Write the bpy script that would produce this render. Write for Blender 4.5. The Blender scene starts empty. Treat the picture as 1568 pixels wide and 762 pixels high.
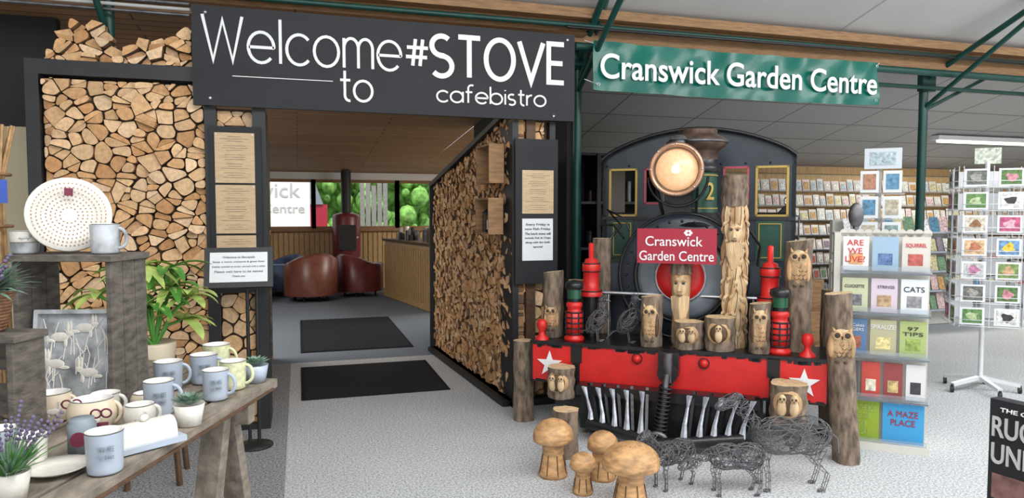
import bpy, math, random
from mathutils import Vector, Matrix
V=Vector
sc=bpy.context.scene
sc.view_settings.view_transform='Standard'
sc.view_settings.exposure=.33
# ---------------------------------------------------------------- materials
def mk(name,col,rough=.6,metal=0,noise=None,bump=None,emit=None,attr=False,stretch=None,spec=.5,trans=0):
    m=bpy.data.materials.new(name); m.use_nodes=True
    nt=m.node_tree; N=nt.nodes; L=nt.links
    b=N['Principled BSDF']; b.inputs['Roughness'].default_value=rough; b.inputs['Metallic'].default_value=metal
    b.inputs['Specular IOR Level'].default_value=spec
    b.inputs['Base Color'].default_value=(*col,1)
    if trans: b.inputs['Transmission Weight'].default_value=trans
    tc=N.new('ShaderNodeTexCoord'); src=tc.outputs['Object']
    if stretch:
        mp=N.new('ShaderNodeMapping'); mp.inputs['Scale'].default_value=stretch; L.new(src,mp.inputs[0]); src=mp.outputs[0]
    base=None
    if attr:
        a=N.new('ShaderNodeAttribute'); a.attribute_name='Col'; base=a.outputs['Color']; L.new(base,b.inputs['Base Color'])
    if noise:
        n=N.new('ShaderNodeTexNoise'); n.inputs['Scale'].default_value=noise[0]; n.inputs['Detail'].default_value=4
        L.new(src,n.inputs['Vector'])
        r=N.new('ShaderNodeMapRange'); r.inputs[1].default_value=.3; r.inputs[2].default_value=.7
        r.inputs[3].default_value=1-noise[1]; r.inputs[4].default_value=1+noise[1]; L.new(n.outputs[0],r.inputs[0])
        mx=N.new('ShaderNodeVectorMath'); mx.operation='SCALE'
        if base: L.new(base,mx.inputs[0])
        else: mx.inputs[0].default_value=col
        L.new(r.outputs[0],mx.inputs['Scale']); L.new(mx.outputs[0],b.inputs['Base Color'])
    if bump:
        n2=N.new('ShaderNodeTexNoise'); n2.inputs['Scale'].default_value=bump[0]; n2.inputs['Detail'].default_value=5; L.new(src,n2.inputs['Vector'])
        bp=N.new('ShaderNodeBump'); bp.inputs['Strength'].default_value=bump[1]; bp.inputs['Distance'].default_value=.01
        L.new(n2.outputs[0],bp.inputs['Height']); L.new(bp.outputs[0],b.inputs['Normal'])
    if emit:
        b.inputs['Emission Color'].default_value=(*emit[0],1); b.inputs['Emission Strength'].default_value=emit[1]
    return m
def tiles(name,col,line,sx,sy,mort=.008,noise=.08,rough=.7,swap=False):
    m=mk(name,col,rough); nt=m.node_tree;N=nt.nodes;L=nt.links;b=N['Principled BSDF']
    tc=[n for n in N if n.type=='TEX_COORD'][0]
    br=N.new('ShaderNodeTexBrick'); br.offset=0 if not swap else .5
    br.inputs['Scale'].default_value=1; br.inputs['Brick Width'].default_value=sx; br.inputs['Row Height'].default_value=sy
    br.inputs['Mortar Size'].default_value=mort; br.inputs['Mortar Smooth'].default_value=.1
    br.inputs['Color1'].default_value=(*[c*(1-noise) for c in col],1); br.inputs['Color2'].default_value=(*[min(1,c*(1+noise)) for c in col],1)
    br.inputs['Mortar'].default_value=(*line,1)
    L.new(tc.outputs['Object'],br.inputs['Vector'])
    n=N.new('ShaderNodeTexNoise'); n.inputs['Scale'].default_value=3; n.inputs['Detail'].default_value=6
    mp=N.new('ShaderNodeMapping'); mp.inputs['Scale'].default_value=(1,12,12); L.new(tc.outputs['Object'],mp.inputs[0]); L.new(mp.outputs[0],n.inputs['Vector'])
    r=N.new('ShaderNodeMapRange'); r.inputs[3].default_value=1-noise*1.5; r.inputs[4].default_value=1+noise*1.5; L.new(n.outputs[0],r.inputs[0])
    mx=N.new('ShaderNodeVectorMath'); mx.operation='SCALE'; L.new(br.outputs[0],mx.inputs[0]); L.new(r.outputs[0],mx.inputs['Scale']); L.new(mx.outputs[0],b.inputs['Base Color'])
    return m
def carpet(name,c1,c2):
    m=mk(name,c1,.95,spec=.1); nt=m.node_tree;N=nt.nodes;L=nt.links;b=N['Principled BSDF']
    tc=[n for n in N if n.type=='TEX_COORD'][0]
    n=N.new('ShaderNodeTexNoise'); n.inputs['Scale'].default_value=80; n.inputs['Detail'].default_value=3; L.new(tc.outputs['Object'],n.inputs['Vector'])
    cr=N.new('ShaderNodeValToRGB'); cr.color_ramp.elements[0].position=.36; cr.color_ramp.elements[1].position=.58
    cr.color_ramp.elements[0].color=(*c2,1); cr.color_ramp.elements[1].color=(*c1,1); L.new(n.outputs[0],cr.inputs[0])
    n3=N.new('ShaderNodeTexNoise'); n3.inputs['Scale'].default_value=1.3; L.new(tc.outputs['Object'],n3.inputs['Vector'])
    r=N.new('ShaderNodeMapRange'); r.inputs[3].default_value=.9; r.inputs[4].default_value=1.08; L.new(n3.outputs[0],r.inputs[0])
    mx=N.new('ShaderNodeVectorMath'); mx.operation='SCALE'; L.new(cr.outputs[0],mx.inputs[0]); L.new(r.outputs[0],mx.inputs['Scale']); L.new(mx.outputs[0],b.inputs['Base Color'])
    bp=N.new('ShaderNodeBump'); bp.inputs['Strength'].default_value=.3; bp.inputs['Distance'].default_value=.008; L.new(n.outputs[0],bp.inputs['Height']); L.new(bp.outputs[0],b.inputs['Normal'])
    return m
M={}
M['blk']=mk('black_paint',(.016,.017,.019),.5,noise=(6,.3))
M['signblk']=mk('sign_black',(.02,.021,.025),.55,noise=(3,.15),spec=.3)
M['white']=mk('white_paint',(.85,.86,.87),.5)
M['paper']=mk('paper_white',(.8,.82,.84),.8)
M['ink']=mk('ink',(.05,.05,.06),.8)
M['ply']=mk('plywood',(.58,.42,.25),.6,noise=(14,.12),stretch=(1,1,6))
M['loge']=mk('log_end',(.6,.4,.2),.8,noise=(38,.18),bump=(90,.4),attr=True,spec=.2)
M['bark']=mk('bark',(.2,.15,.11),.95,noise=(30,.6),bump=(40,1),stretch=(1,1,.35))
M['pale']=mk('carved_wood',(.52,.33,.17),.65,noise=(30,.35),bump=(60,.4),stretch=(1,1,.25))
M['pale2']=mk('carved_wood_light',(.66,.48,.28),.65,noise=(25,.28),bump=(60,.4),stretch=(1,1,.25))
M['mush']=mk('mushroom_wood',(.54,.31,.14),.5,noise=(16,.38),bump=(30,.2),stretch=(1,1,3))
M['dkw']=mk('dark_wood_stain',(.1,.055,.03),.6,noise=(30,.3))
M['red']=mk('train_red',(.66,.02,.018),.35,noise=(7,.12))
M['dred']=mk('sign_red',(.4,.02,.045),.5)
M['navy']=mk('train_navy',(.022,.032,.045),.3,noise=(5,.3))
M['tblk']=mk('train_black',(.012,.012,.014),.3,noise=(14,.4),bump=(25,.2))
M['steel']=mk('steel',(.55,.57,.6),.3,.9,noise=(20,.2))
M['dsteel']=mk('dark_steel',(.16,.16,.17),.4,.8,noise=(12,.4))
M['greyb']=mk('blue_grey_paint',(.22,.26,.3),.45,noise=(9,.15))
M['bronze']=mk('rusty_bronze',(.11,.07,.05),.45,.5,noise=(10,.5))
M['copper']=mk('copper_bezel',(.5,.3,.2),.3,.8,noise=(10,.3))
M['silver']=mk('silver_paint',(.42,.45,.5),.4,.4,noise=(20,.3))
M['gold']=mk('gold_paint',(.5,.34,.08),.4,.2)
M['pink']=mk('pink_frame',(.45,.07,.1),.5)
M['tgreen']=mk('train_green',(.012,.07,.042),.4,noise=(5,.2))
M['sgreen']=mk('structural_green',(.008,.06,.05),.4,noise=(5,.2))
M['ban']=mk('banner_green',(.0,.135,.1),.25,noise=(2.5,.12),bump=(3,.8))
M['lens']=mk('lamp_lens',(.85,.58,.36),.12,emit=((1,.45,.16),.3),noise=(30,.12))
M['bulb']=mk('lamp_bulb',(1,.9,.6),.2,emit=((1,.8,.48),9))
M['tube']=mk('fluorescent',(1,1,1),.3,emit=((1,.97,.82),2.5))
M['glass']=mk('green_glass',(.02,.1,.05),.1)
M['wire']=mk('wire',(.2,.2,.21),.4,.6)
M['mat']=mk('rubber_mat',(.03,.031,.036),.95,noise=(150,.3),spec=.1)
M['mate']=mk('rubber_edge',(.022,.022,.026),.9,spec=.1)
M['beam']=mk('timber_beam',(.3,.17,.08),.7,noise=(8,.3),stretch=(1,12,12))
M['ceil']=mk('ceiling_white',(.66,.66,.65),.8,noise=(1.2,.05))
M['ceiltile']=tiles('ceiling_tile',(.5,.49,.48),(.2,.2,.2),1.2,.6,.012,.04)
M['plank']=tiles('ceiling_plank',(.42,.24,.12),(.13,.07,.035),2.4,.13,.008,.12,swap=True)
M['cream']=mk('cream_wall',(.62,.55,.38),.8,noise=(2,.08))
M['dark']=mk('dark_wall',(.03,.03,.03),.8)
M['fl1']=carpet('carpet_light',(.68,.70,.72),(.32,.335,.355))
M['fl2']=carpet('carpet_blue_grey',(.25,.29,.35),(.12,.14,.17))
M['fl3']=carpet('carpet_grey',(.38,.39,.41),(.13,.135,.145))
M['twood']=mk('weathered_wood',(.25,.215,.175),.75,noise=(10,.35),bump=(30,.3),stretch=(3,1,3),spec=.25)
M['crate']=mk('crate_wood',(.13,.115,.1),.75,noise=(10,.4),bump=(30,.3),stretch=(2,2,5),spec=.25)
M['pine']=mk('pine_wood',(.52,.34,.16),.6,noise=(8,.2),stretch=(6,6,1))
M['box']=mk('rustic_box_wood',(.3,.17,.08),.7,noise=(8,.3),stretch=(1,1,6))
M['ocrate']=mk('orange_crate',(.55,.27,.1),.6,noise=(8,.2))
M['slat']=mk('bar_slats',(.5,.36,.2),.6,noise=(8,.2),stretch=(6,6,1))
M['mugb']=mk('ceramic_blue',(.42,.48,.57),.25)
M['mugc']=mk('ceramic_cream',(.7,.6,.45),.25)
M['mugg']=mk('ceramic_green',(.66,.68,.42),.25,noise=(60,.2))
M['mugw']=mk('ceramic_white',(.72,.69,.63),.25,noise=(70,.06))
M['mugi']=mk('ceramic_inside',(.82,.8,.76),.25)
M['pat']=mk('ceramic_print',(.36,.38,.4),.3,noise=(16,.6))
M['maroon']=mk('ribbon_maroon',(.14,.015,.04),.7)
M['blutag']=mk('blue_tag',(.03,.08,.4),.5)
M['leaf']=mk('leaf_green',(.09,.3,.05),.45,noise=(9,.35))
M['leafy']=mk('leaf_yellow_green',(.45,.58,.16),.45,noise=(9,.3))
M['leafd']=mk('leaf_grey_green',(.16,.25,.19),.6,noise=(12,.3))
M['lav']=mk('lavender',(.15,.12,.2),.8)
M['wick']=mk('wicker',(.2,.1,.05),.7,noise=(40,.4))
M['twig']=mk('twig',(.42,.26,.12),.7,noise=(40,.3))
M['wine']=mk('leather_wine',(.16,.03,.035),.35,noise=(8,.2))
M['brl']=mk('leather_brown',(.22,.075,.05),.35,noise=(8,.2))
M['blul']=mk('leather_blue',(.07,.12,.24),.35)
M['rackw']=mk('rack_cream',(.66,.64,.58),.5)
M['seam']=mk('ceiling_seam',(.5,.5,.49),.7)
M['wmetal']=mk('white_metal',(.75,.77,.8),.35,.2)
M['card']=mk('printed_card',(.5,.5,.5),.5,noise=(38,.45),attr=True)
M['flat']=mk('printed_plain',(.5,.5,.5),.5,attr=True)
M['hedge']=mk('hedge',(.2,.42,.09),.8,noise=(5,.8),bump=(9,1))
M['fence']=mk('fence_grey',(.25,.24,.23),.8,noise=(10,.3),stretch=(8,8,1))
M['grass']=mk('ground_outside',(.3,.32,.28),.9)
M['acry']=mk('clear_acrylic',(.8,.85,.9),.1,trans=.9)
# ---------------------------------------------------------------- builder
class Bd:
    def __init__(s,name,Mx=None,parent=None):
        s.n=name;s.v=[];s.f=[];s.mi=[];s.sm=[];s.c=[];s.mats=[];s.M=Mx or Matrix.Identity(4);s.parent=parent
    def add(s,vs,fs,mat,smooth=False,col=(1,1,1)):
        if mat not in s.mats: s.mats.append(mat)
        k=s.mats.index(mat);b=len(s.v)
        s.v+=[tuple(s.M@V(p)) for p in vs]
        for f in fs: s.f.append([i+b for i in f]);s.mi.append(k);s.sm.append(smooth);s.c.append(col)
    def box(s,c,d,mat,R=None,col=(1,1,1),rz=0):
        if rz: R=Matrix.Rotation(rz,3,'Z')
        vs=[]
        for z in(-.5,.5):
            for x,y in((-.5,-.5),(.5,-.5),(.5,.5),(-.5,.5)):
                p=V((x*d[0],y*d[1],z*d[2])); 
                if R: p=R@p
                vs.append(V(c)+p)
        s.add(vs,[(3,2,1,0),(4,5,6,7),(0,1,5,4),(1,2,6,5),(2,3,7,6),(3,0,4,7)],mat,False,col)
    def fb(s,x0,x1,y0,y1,z0,z1,mat,col=(1,1,1)):
        s.box(((x0+x1)/2,(y0+y1)/2,(z0+z1)/2),(abs(x1-x0),abs(y1-y0),abs(z1-z0)),mat,col=col)
    def cyl(s,p0,p1,r0,mat,r1=None,seg=18,cap=True,smooth=True):
        p0=V(p0);p1=V(p1);r1=r0 if r1 is None else r1
        d=(p1-p0).normalized();a=d.orthogonal().normalized();b=d.cross(a)
        vs=[];
        for p,r in((p0,r0),(p1,r1)):
            for i in range(seg):
                t=2*math.pi*i/seg;vs.append(p+(a*math.cos(t)+b*math.sin(t))*r)
        s.add(vs,[(i,(i+1)%seg,seg+(i+1)%seg,seg+i) for i in range(seg)],mat,smooth)
        if cap: s.add(vs,[tuple(range(seg))[::-1],tuple(range(seg,2*seg))],mat)
    def beamb(s,p0,p1,w,h,mat):
        p0=V(p0);p1=V(p1);d=p1-p0;q=d.to_track_quat('Y','Z').to_matrix()
        s.box((p0+p1)/2,(w,d.length,h),mat,R=q)
    def lathe(s,prof,o,mat,seg=24,axis=None,a0=0,a1=2*math.pi,sc=(1,1)):
        o=V(o);R=Matrix.Identity(3) if axis is None else V(axis).to_track_quat('Z','Y').to_matrix()
        full=abs(a1-a0-2*math.pi)<1e-4;n=seg if full else seg+1;vs=[]
        for r,z in prof:
            for i in range(n):
                t=a0+(a1-a0)*i/seg;vs.append(o+R@V((r*math.cos(t)*sc[0],r*math.sin(t)*sc[1],z)))
        fs=[]
        for j in range(len(prof)-1):
            for i in range(seg):
                k=(i+1)%n;fs.append((j*n+i,j*n+k,(j+1)*n+k,(j+1)*n+i))
        s.add(vs,fs,mat,True)
    def sph(s,c,r,mat,seg=16,rings=10,R=None):
        if not hasattr(r,'__len__'): r=(r,r,r)
        vs=[];
        for j in range(rings+1):
            ph=math.pi*j/rings
            for i in range(seg):
                t=2*math.pi*i/seg;p=V((r[0]*math.sin(ph)*math.cos(t),r[1]*math.sin(ph)*math.sin(t),r[2]*math.cos(ph)))
                if R: p=R@p
                vs.append(V(c)+p)
        s.add(vs,[(j*seg+i,(j+1)*seg+i,(j+1)*seg+(i+1)%seg,j*seg+(i+1)%seg) for j in range(rings) for i in range(seg)],mat,True)
    def tube(s,pts,r,mat,seg=6,closed=False):
        pts=[V(p) for p in pts];n=len(pts);vs=[];a=None
        for i,p in enumerate(pts):
            if closed: d=pts[(i+1)%n]-pts[i-1]
            else: d=pts[min(i+1,n-1)]-pts[max(i-1,0)]
            if d.length<1e-9:d=V((0,0,1))
            d.normalize()
            a=d.orthogonal().normalized() if a is None else (a-d*a.dot(d))
            if a.length<1e-6:a=d.orthogonal()
            a.normalize();b=d.cross(a);rr=r[i] if hasattr(r,'__len__') else r
            for k in range(seg):
                t=2*math.pi*k/seg;vs.append(p+(a*math.cos(t)+b*math.sin(t))*rr)
        m=n if closed else n-1
        s.add(vs,[(i*seg+k,i*seg+(k+1)%seg,((i+1)%n)*seg+(k+1)%seg,((i+1)%n)*seg+k) for i in range(m) for k in range(seg)],mat,True)
        if not closed: s.add(vs,[tuple(range(seg))[::-1],tuple(range((n-1)*seg,n*seg))],mat)
    def ring(s,c,R,r,axis,mat,n=28,a0=0,a1=None,seg=8):
        q=V(axis).to_track_quat('Z','Y').to_matrix();cl=a1 is None
        a1=2*math.pi if cl else a1;k=n if cl else n+1
        s.tube([V(c)+q@V((R*math.cos(a0+(a1-a0)*i/n),R*math.sin(a0+(a1-a0)*i/n),0)) for i in range(k)],r,mat,seg,cl)
    def prism(s,poly,o,u,v,n,dep,mat,matside=None,col=(1,1,1)):
        o=V(o);u=V(u);v=V(v);n=V(n);k=len(poly)
        fr=[o+u*a+v*b for a,b in poly];bk=[p-n*dep for p in fr]
        s.add(fr+bk,[tuple(range(k)),tuple(range(k,2*k))[::-1]],mat,False,col)
        s.add(fr+bk,[(k+i,k+(i+1)%k,(i+1)%k,i) for i in range(k)],matside or mat,False,col)
    def quad(s,o,u,v,mat,col=(1,1,1)):
        o=V(o);u=V(u);v=V(v);s.add([o,o+u,o+u+v,o+v],[(0,1,2,3)],mat,False,col)
    def leaf(s,base,d,ln,w,droop,mat,n=6,fold=.25):
        base=V(base);d=V(d).normalized();side=d.cross(V((0,0,1)));
        if side.length<.05: side=V((1,0,0))
        side.normalize();vs=[];p=base.copy();dd=d.copy()
        for i in range(n+1):
            t=i/n;ww=w*math.sin(math.pi*min(1,(t*.9+.08)))**.8*(1 if t<1 else .05)
            up=side.cross(dd)
            vs+= [p-side*ww/2+up*ww*fold,p,p+side*ww/2+up*ww*fold]
            p=p+dd*ln/n;dd=(dd+V((0,0,-droop/n))).normalized()
        fs=[]
        for i in range(n):
            a=i*3;fs+=[(a,a+1,a+4,a+3),(a+1,a+2,a+5,a+4)]
        s.add(vs,fs,mat,True)
    def done(s,bevel=0):
        me=bpy.data.meshes.new(s.n);me.from_pydata(s.v,[],s.f)
        for m in s.mats: me.materials.append(m)
        me.polygons.foreach_set('material_index',s.mi);me.polygons.foreach_set('use_smooth',s.sm)
        ca=me.color_attributes.new('Col','FLOAT_COLOR','CORNER');arr=[]
        for f,c in zip(s.f,s.c): arr+=[c[0],c[1],c[2],1.0]*len(f)
        ca.data.foreach_set('color',arr);me.update()
        o=bpy.data.objects.new(s.n,me);sc.collection.objects.link(o)
        if bevel:
            b=o.modifiers.new('b','BEVEL');b.width=bevel;b.segments=2;b.limit_method='ANGLE'
        if s.parent:o.parent=s.parent
        return o
def text(parent,st,c,u,v,w,h,mat,off=0,ext=.0015,nm='lettering'):
    cu=bpy.data.curves.new(nm,'FONT');cu.body=st;cu.align_x='CENTER';cu.align_y='CENTER';cu.offset=off;cu.extrude=.002
    o=bpy.data.objects.new(nm,cu);sc.collection.objects.link(o);bpy.context.view_layer.update()
    bb=[V(q) for q in o.bound_box];x0=min(q.x for q in bb);x1=max(q.x for q in bb);y0=min(q.y for q in bb);y1=max(q.y for q in bb)
    u=V(u).normalized();v=V(v).normalized();n=u.cross(v)
    sx=w/(x1-x0);sy=h/(y1-y0) if h else sx
    cc=V(c)-u*sx*(x0+x1)/2-v*sy*(y0+y1)/2+n*ext
    o.matrix_world=Matrix(((u.x*sx,v.x*sy,n.x,cc.x),(u.y*sx,v.y*sy,n.y,cc.y),(u.z*sx,v.z*sy,n.z,cc.z),(0,0,0,1)))
    cu.materials.append(mat)
    if parent:o.parent=parent
    return o
# --- log cells
def clip(poly,px,py,nx,ny):
    out=[];k=len(poly)
    for i in range(k):
        a=poly[i];b=poly[(i+1)%k];da=(a[0]-px)*nx+(a[1]-py)*ny;db=(b[0]-px)*nx+(b[1]-py)*ny
        if da<=0:out.append(a)
        if (da<0<db) or (db<0<da):
            t=da/(da-db);out.append((a[0]+(b[0]-a[0])*t,a[1]+(b[1]-a[1])*t))
    return out
WC=[(.74,.46,.24),(.7,.41,.2),(.8,.54,.31),(.64,.36,.17),(.83,.59,.37),(.58,.31,.14),(.77,.5,.28),(.76,.5,.29)]
def logs(B,o,u,v,n,w,h,s,rng,keep=None,dep=.05,split=.6,cols=WC,dim=1,shr=(.86,.97)):
    o=V(o);u=V(u);v=V(v);n=V(n);pts=[];fy=.8;rows=int(h/(s*.87*fy))+2;cs=int(w/s)+2
    for j in range(-1,rows+1):
        for i in range(-1,cs+1):
            pts.append((s*(i+(j%2)*.5)+rng.uniform(-.42,.42)*s,s*.87*fy*j+rng.uniform(-.42,.42)*s*fy))
    for (x,y) in pts:
        if not(-s<x<w+s and -s<y<h+s):continue
        poly=[(max(0,x-2*s),max(0,y-2*s)),(min(w,x+2*s),max(0,y-2*s)),(min(w,x+2*s),min(h,y+2*s)),(max(0,x-2*s),min(h,y+2*s))]
        if poly[1][0]<=poly[0][0] or poly[2][1]<=poly[1][1]:continue
        for (a,b) in pts:
            if (a,b)!=(x,y) and abs(a-x)<2.6*s and abs(b-y)<2.6*s:
                poly=clip(poly,(a+x)/2,(b+y)/2,a-x,b-y)
                if len(poly)<3:break
        if len(poly)<3:continue
        cx=sum(p[0] for p in poly)/len(poly);cy=sum(p[1] for p in poly)/len(poly)
        if keep and not keep(cx,cy):continue
        ps=[poly]
        if rng.random()<split:
            t=rng.uniform(-.5,.9);nx,ny=-math.sin(t),math.cos(t);ps=[clip(poly,cx,cy,nx,ny),clip(poly,cx,cy,-nx,-ny)]
        for q in ps:
            if len(q)<3:continue
            ax=sum(p[0] for p in q)/len(q);ay=sum(p[1] for p in q)/len(q);sh=rng.uniform(*shr)
            q=[(ax+(p[0]-ax)*sh,ay+(p[1]-ay)*sh) for p in q]
            md=rng.random();k0=rng.randrange(len(q));rd=[]
            for i in range(len(q)):
                p=q[i];pr=q[i-1];nx_=q[(i+1)%len(q)]
                soft=md<.3 or (md<.8 and ((i-k0)%len(q))<len(q)*.55)
                if soft:
                    for f_ in(.38,.15): rd.append((p[0]+(pr[0]-p[0])*f_*.9+(nx_[0]-p[0])*(.38-f_)*.3,p[1]+(pr[1]-p[1])*f_*.9+(nx_[1]-p[1])*(.38-f_)*.3))
                    for f_ in(.15,.38): rd.append((p[0]+(nx_[0]-p[0])*f_*.9+(pr[0]-p[0])*(.38-f_)*.3,p[1]+(nx_[1]-p[1])*f_*.9+(pr[1]-p[1])*(.38-f_)*.3))
                else: rd.append(p)
            q=rd
            c=rng.choice(cols);g=rng.uniform(.85,1.1)*dim;c=tuple(min(1,k*g) for k in c)
            d=rng.uniform(0,dep);ta=rng.uniform(-.15,.15);tb=rng.uniform(-.15,.15);k=len(q)
            fr=[o+u*p[0]+v*p[1]+n*(d+(p[0]-ax)*ta+(p[1]-ay)*tb) for p in q];bk=[o+u*p[0]+v*p[1]-n*.06 for p in q]
            B.add(fr,[tuple(range(k))],M['loge'],False,c)
            sd=rng.choice([(.24,.14,.08),(.42,.25,.13),(.15,.1,.07)])
            B.add(fr+bk,[(k+i,k+(i+1)%k,(i+1)%k,i) for i in range(k)],M['loge'],False,sd)
X=(1,0,0);Z3=(0,0,1);NY=(0,-1,0)
rng=random.Random(4)
# ================================================================= ROOM
f=Bd('floor')
def fl(x0,x1,y0,y1,m): f.quad((x0,y0,0),(x1-x0,0,0),(0,y1-y0,0),m)
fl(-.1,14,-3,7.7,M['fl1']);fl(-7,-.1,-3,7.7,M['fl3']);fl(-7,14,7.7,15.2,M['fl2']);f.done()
for (y0,y1) in((6.15,7.4),(8.25,10.7)):
    b=Bd('doormat');b.fb(.03,1.26,y0,y1,.001,.011,M['mat']);b.fb(0,1.29,y0-.03,y1+.03,.0005,.007,M['mate']);b.done()
c=Bd('ceiling')
def cz(y): return 3.3+(6-y)*.25
c.add([(-7,-3,cz(-3)),(14,-3,cz(-3)),(14,5.95,cz(5.95)),(-7,5.95,cz(5.95))],[(0,1,2,3)],M['ceil'])
for yy in (4.9,3.7,2.5,1.3,.1):
    c.beamb((-7,yy,cz(yy)-.004),(14,yy,cz(yy)-.004),.02,.008,M['seam'])
for xx in (-4.5,-2.1,.3,2.7,5.1,7.5,9.9):
    c.beamb((xx,-3,cz(-3)-.004),(xx,5.9,cz(5.9)-.004),.012,.006,M['seam'])
c.add([(2.4,6,3.2),(14,6,3.2),(14,9.7,2.35),(2.4,9.7,2.35)],[(0,1,2,3)],M['ceiltile'])
c.add([(-7,5.6,3.13),(2.4,5.6,3.13),(2.4,15.1,2.42),(-7,15.1,2.42)],[(0,1,2,3)],M['plank'])
c.add([(2.4,9.7,2.82),(6,9.7,2.82),(6,15.1,2.42),(2.4,15.1,2.42)],[(0,1,2,3)],M['plank']);c.done()
w=Bd('wall_back')
w.fb(-7,6,15,15.1,0,1.25,M['pine']);w.fb(-7,6,15,15.1,2.27,2.6,M['white']);w.fb(-7,-2.5,15,15.1,1.25,2.27,M['pine'])
for i in range(70): 
    x=-2+i*.1; w.fb(x,x+.012,14.985,15,.1,1.2,M['beam'])
w.fb(-7,6,14.9,15,1.21,1.27,M['beam'])
w.done()
for i,(x0,x1) in enumerate(((-2.5,.3),(.3,2.02),(2.02,4.2))):
    b=Bd('window_%d'%(i+1))
    for x in(x0,x1): b.fb(x-.045,x+.045,14.96,15.06,1.26,2.28,M['beam'])
    b.fb(x0,x1,14.97,15.05,1.26,1.31,M['beam']);b.fb(x0,x1,14.97,15.05,2.22,2.28,M['beam']);b.done()
w=Bd('wall_cafe_right');w.fb(5.9,6,9.7,15,0,2.8,M['pine']);w.done()
w=Bd('wall_divider');w.fb(2.4,2.46,6.1,9.7,0,3.3,M['dark']);w.done()
w=Bd('wall_right_back');w.fb(2.46,14,9.7,9.8,0,2.6,M['cream']);w.fb(2.46,14,9.66,9.7,2.24,2.36,M['pine']);w.done()
w=Bd('wall_left_back');w.fb(-7,-1.75,6.2,6.3,0,2.25,M['cream']);w.fb(-7,-1.75,6.2,6.3,2.25,3.2,M['dark']);w.done()
w=Bd('wall_far_left');w.fb(-7.1,-7,-3,15,0,4,M['cream']);w.done()
w=Bd('wall_far_right');w.fb(14,14.1,-3,9.8,0,4,M['cream']);w.done()
b=Bd('trim_timber_beam');b.fb(-7,14,5.72,5.86,3.07,3.3,M['beam']);b.fb(-7,14,5.6,5.72,3.26,3.34,M['beam']);b.done()
b=Bd('steel_roof_truss')
g=M['sgreen']
b.cyl((2.46,6,0),(2.46,6,3.25),.04,g);b.cyl((6.5,6,0),(6.5,6,3.25),.045,g)
for x in(2.46,6.5): b.fb(x-.09,x+.09,5.91,6.09,0,.015,g);b.fb(x-.09,x+.09,5.93,6.0,2.9,3.1,g)
b.cyl((-7,5.64,3.2),(14,5.64,3.2),.022,g)
b.cyl((2.3,5.66,3.03),(14,5.66,3.03),.035,g);b.cyl((2.3,5.9,2.93),(14,5.9,2.93),.02,g)
b.cyl((6.5,6,3.02),(6.5,4.5,3.64),.028,g);b.cyl((6.5,6,2.72),(6.5,4.6,3.55),.024,g)
b.cyl((6.5,6,2.7),(7.6,6,3.2),.02,g)
b.cyl((2.46,6,2.7),(2.46,4.7,3.55),.026,g);b.cyl((2.46,6,2.95),(2.46,5.3,3.5),.03,g);b.cyl((2.46,6,2.75),(2.56,5.55,3.45),.02,g)
b.cyl((-1.26,5.62,2.66),(-1.26,5.62,3.4),.035,g);b.cyl((-1.26,5.62,2.8),(-1.34,5.0,3.5),.022,g)
b.done()
b=Bd('ceiling_cable_pipe');
for k in range(4): b.cyl((-6,5.5,3.02+.035*k),(-.72,5.5,3.0+.04*k),.012,M['seam'] if k%2 else M['dsteel'])
b.done()
b=Bd('ceiling_cable_pipe');b.cyl((2.2,5.6,3.17),(14,5.6,3.21),.012,M['tblk']);b.done()
b=Bd('fluorescent_ceiling_light');b.fb(8.9,11.2,7.93,8.07,2.66,2.72,M['white']);b.cyl((8.95,8,2.64),(11.15,8,2.64),.02,M['tube']);
for x in(9.3,10.8):b.cyl((x,8,2.72),(x,8,2.8),.01,M['white'])
b.done()
# dark glazed cabinet seen in the gap left of the cab
b=Bd('dark_display_cabinet');b.fb(2.6,4.3,8.1,8.15,0,2.3,M['dark']);b.fb(2.6,2.66,7.7,8.1,0,2.3,M['blk']);b.fb(4.24,4.3,7.7,8.1,0,2.3,M['blk']);b.fb(3.42,3.47,7.7,8.1,0,2.3,M['blk'])
for z in(.05,.6,1.15,1.7,2.28): b.fb(2.6,4.3,7.72,8.1,z,z+.03,M['blk'])
rg=random.Random(21)
for z in(.63,1.18,1.73):
    for i in range(9): x=2.74+i*.17;h=rg.uniform(.1,.3);b.cyl((x,7.9,z),(x,7.9,z+h),rg.uniform(.03,.055),rg.choice([M['dsteel'],M['glass'],M['bronze'],M['mugb']]),seg=12)
b.done()
# ================================================================= LOG FEATURE WALLS
b=Bd('log_feature_wall')
b.fb(-1.66,-.62,5.5,5.8,0,2.5,M['dkw']);logs(b,(-1.63,5.46,.05),X,Z3,NY,1.0,2.45,.118,rng,dep=.06,split=.5)
b.fb(-1.72,-.55,5.4,5.8,2.52,2.62,M['blk']);b.fb(-1.72,-1.64,5.4,5.8,0,2.52,M['blk']);b.fb(-.63,-.55,5.4,5.8,0,2.35,M['blk'])
b.fb(-1.72,-.55,5.4,5.8,0,.05,M['blk']);b.done()
b=Bd('log_pile')
logs(b,(-1.6,5.47,2.62),X,Z3,NY,.47,.34,.115,rng,keep=lambda x,y:y<.28-abs(x-.22)*.75,dep=.09,split=.6)
logs(b,(-1.14,5.47,2.62),X,Z3,NY,.44,.34,.115,rng,keep=lambda x,y:y<.12+x*.4,dep=.09,split=.6)
b.fb(-1.5,-1.2,5.53,5.75,2.62,2.76,M['bark']);b.fb(-1.04,-.74,5.53,5.75,2.62,2.74,M['bark']);b.done()
b=Bd('log_pillar')
b.fb(-.55,-.31,5.5,5.75,0,2.35,M['dkw']);logs(b,(-.55,5.48,.03),X,Z3,NY,.24,2.3,.13,rng,dep=.04,split=.3)
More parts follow.
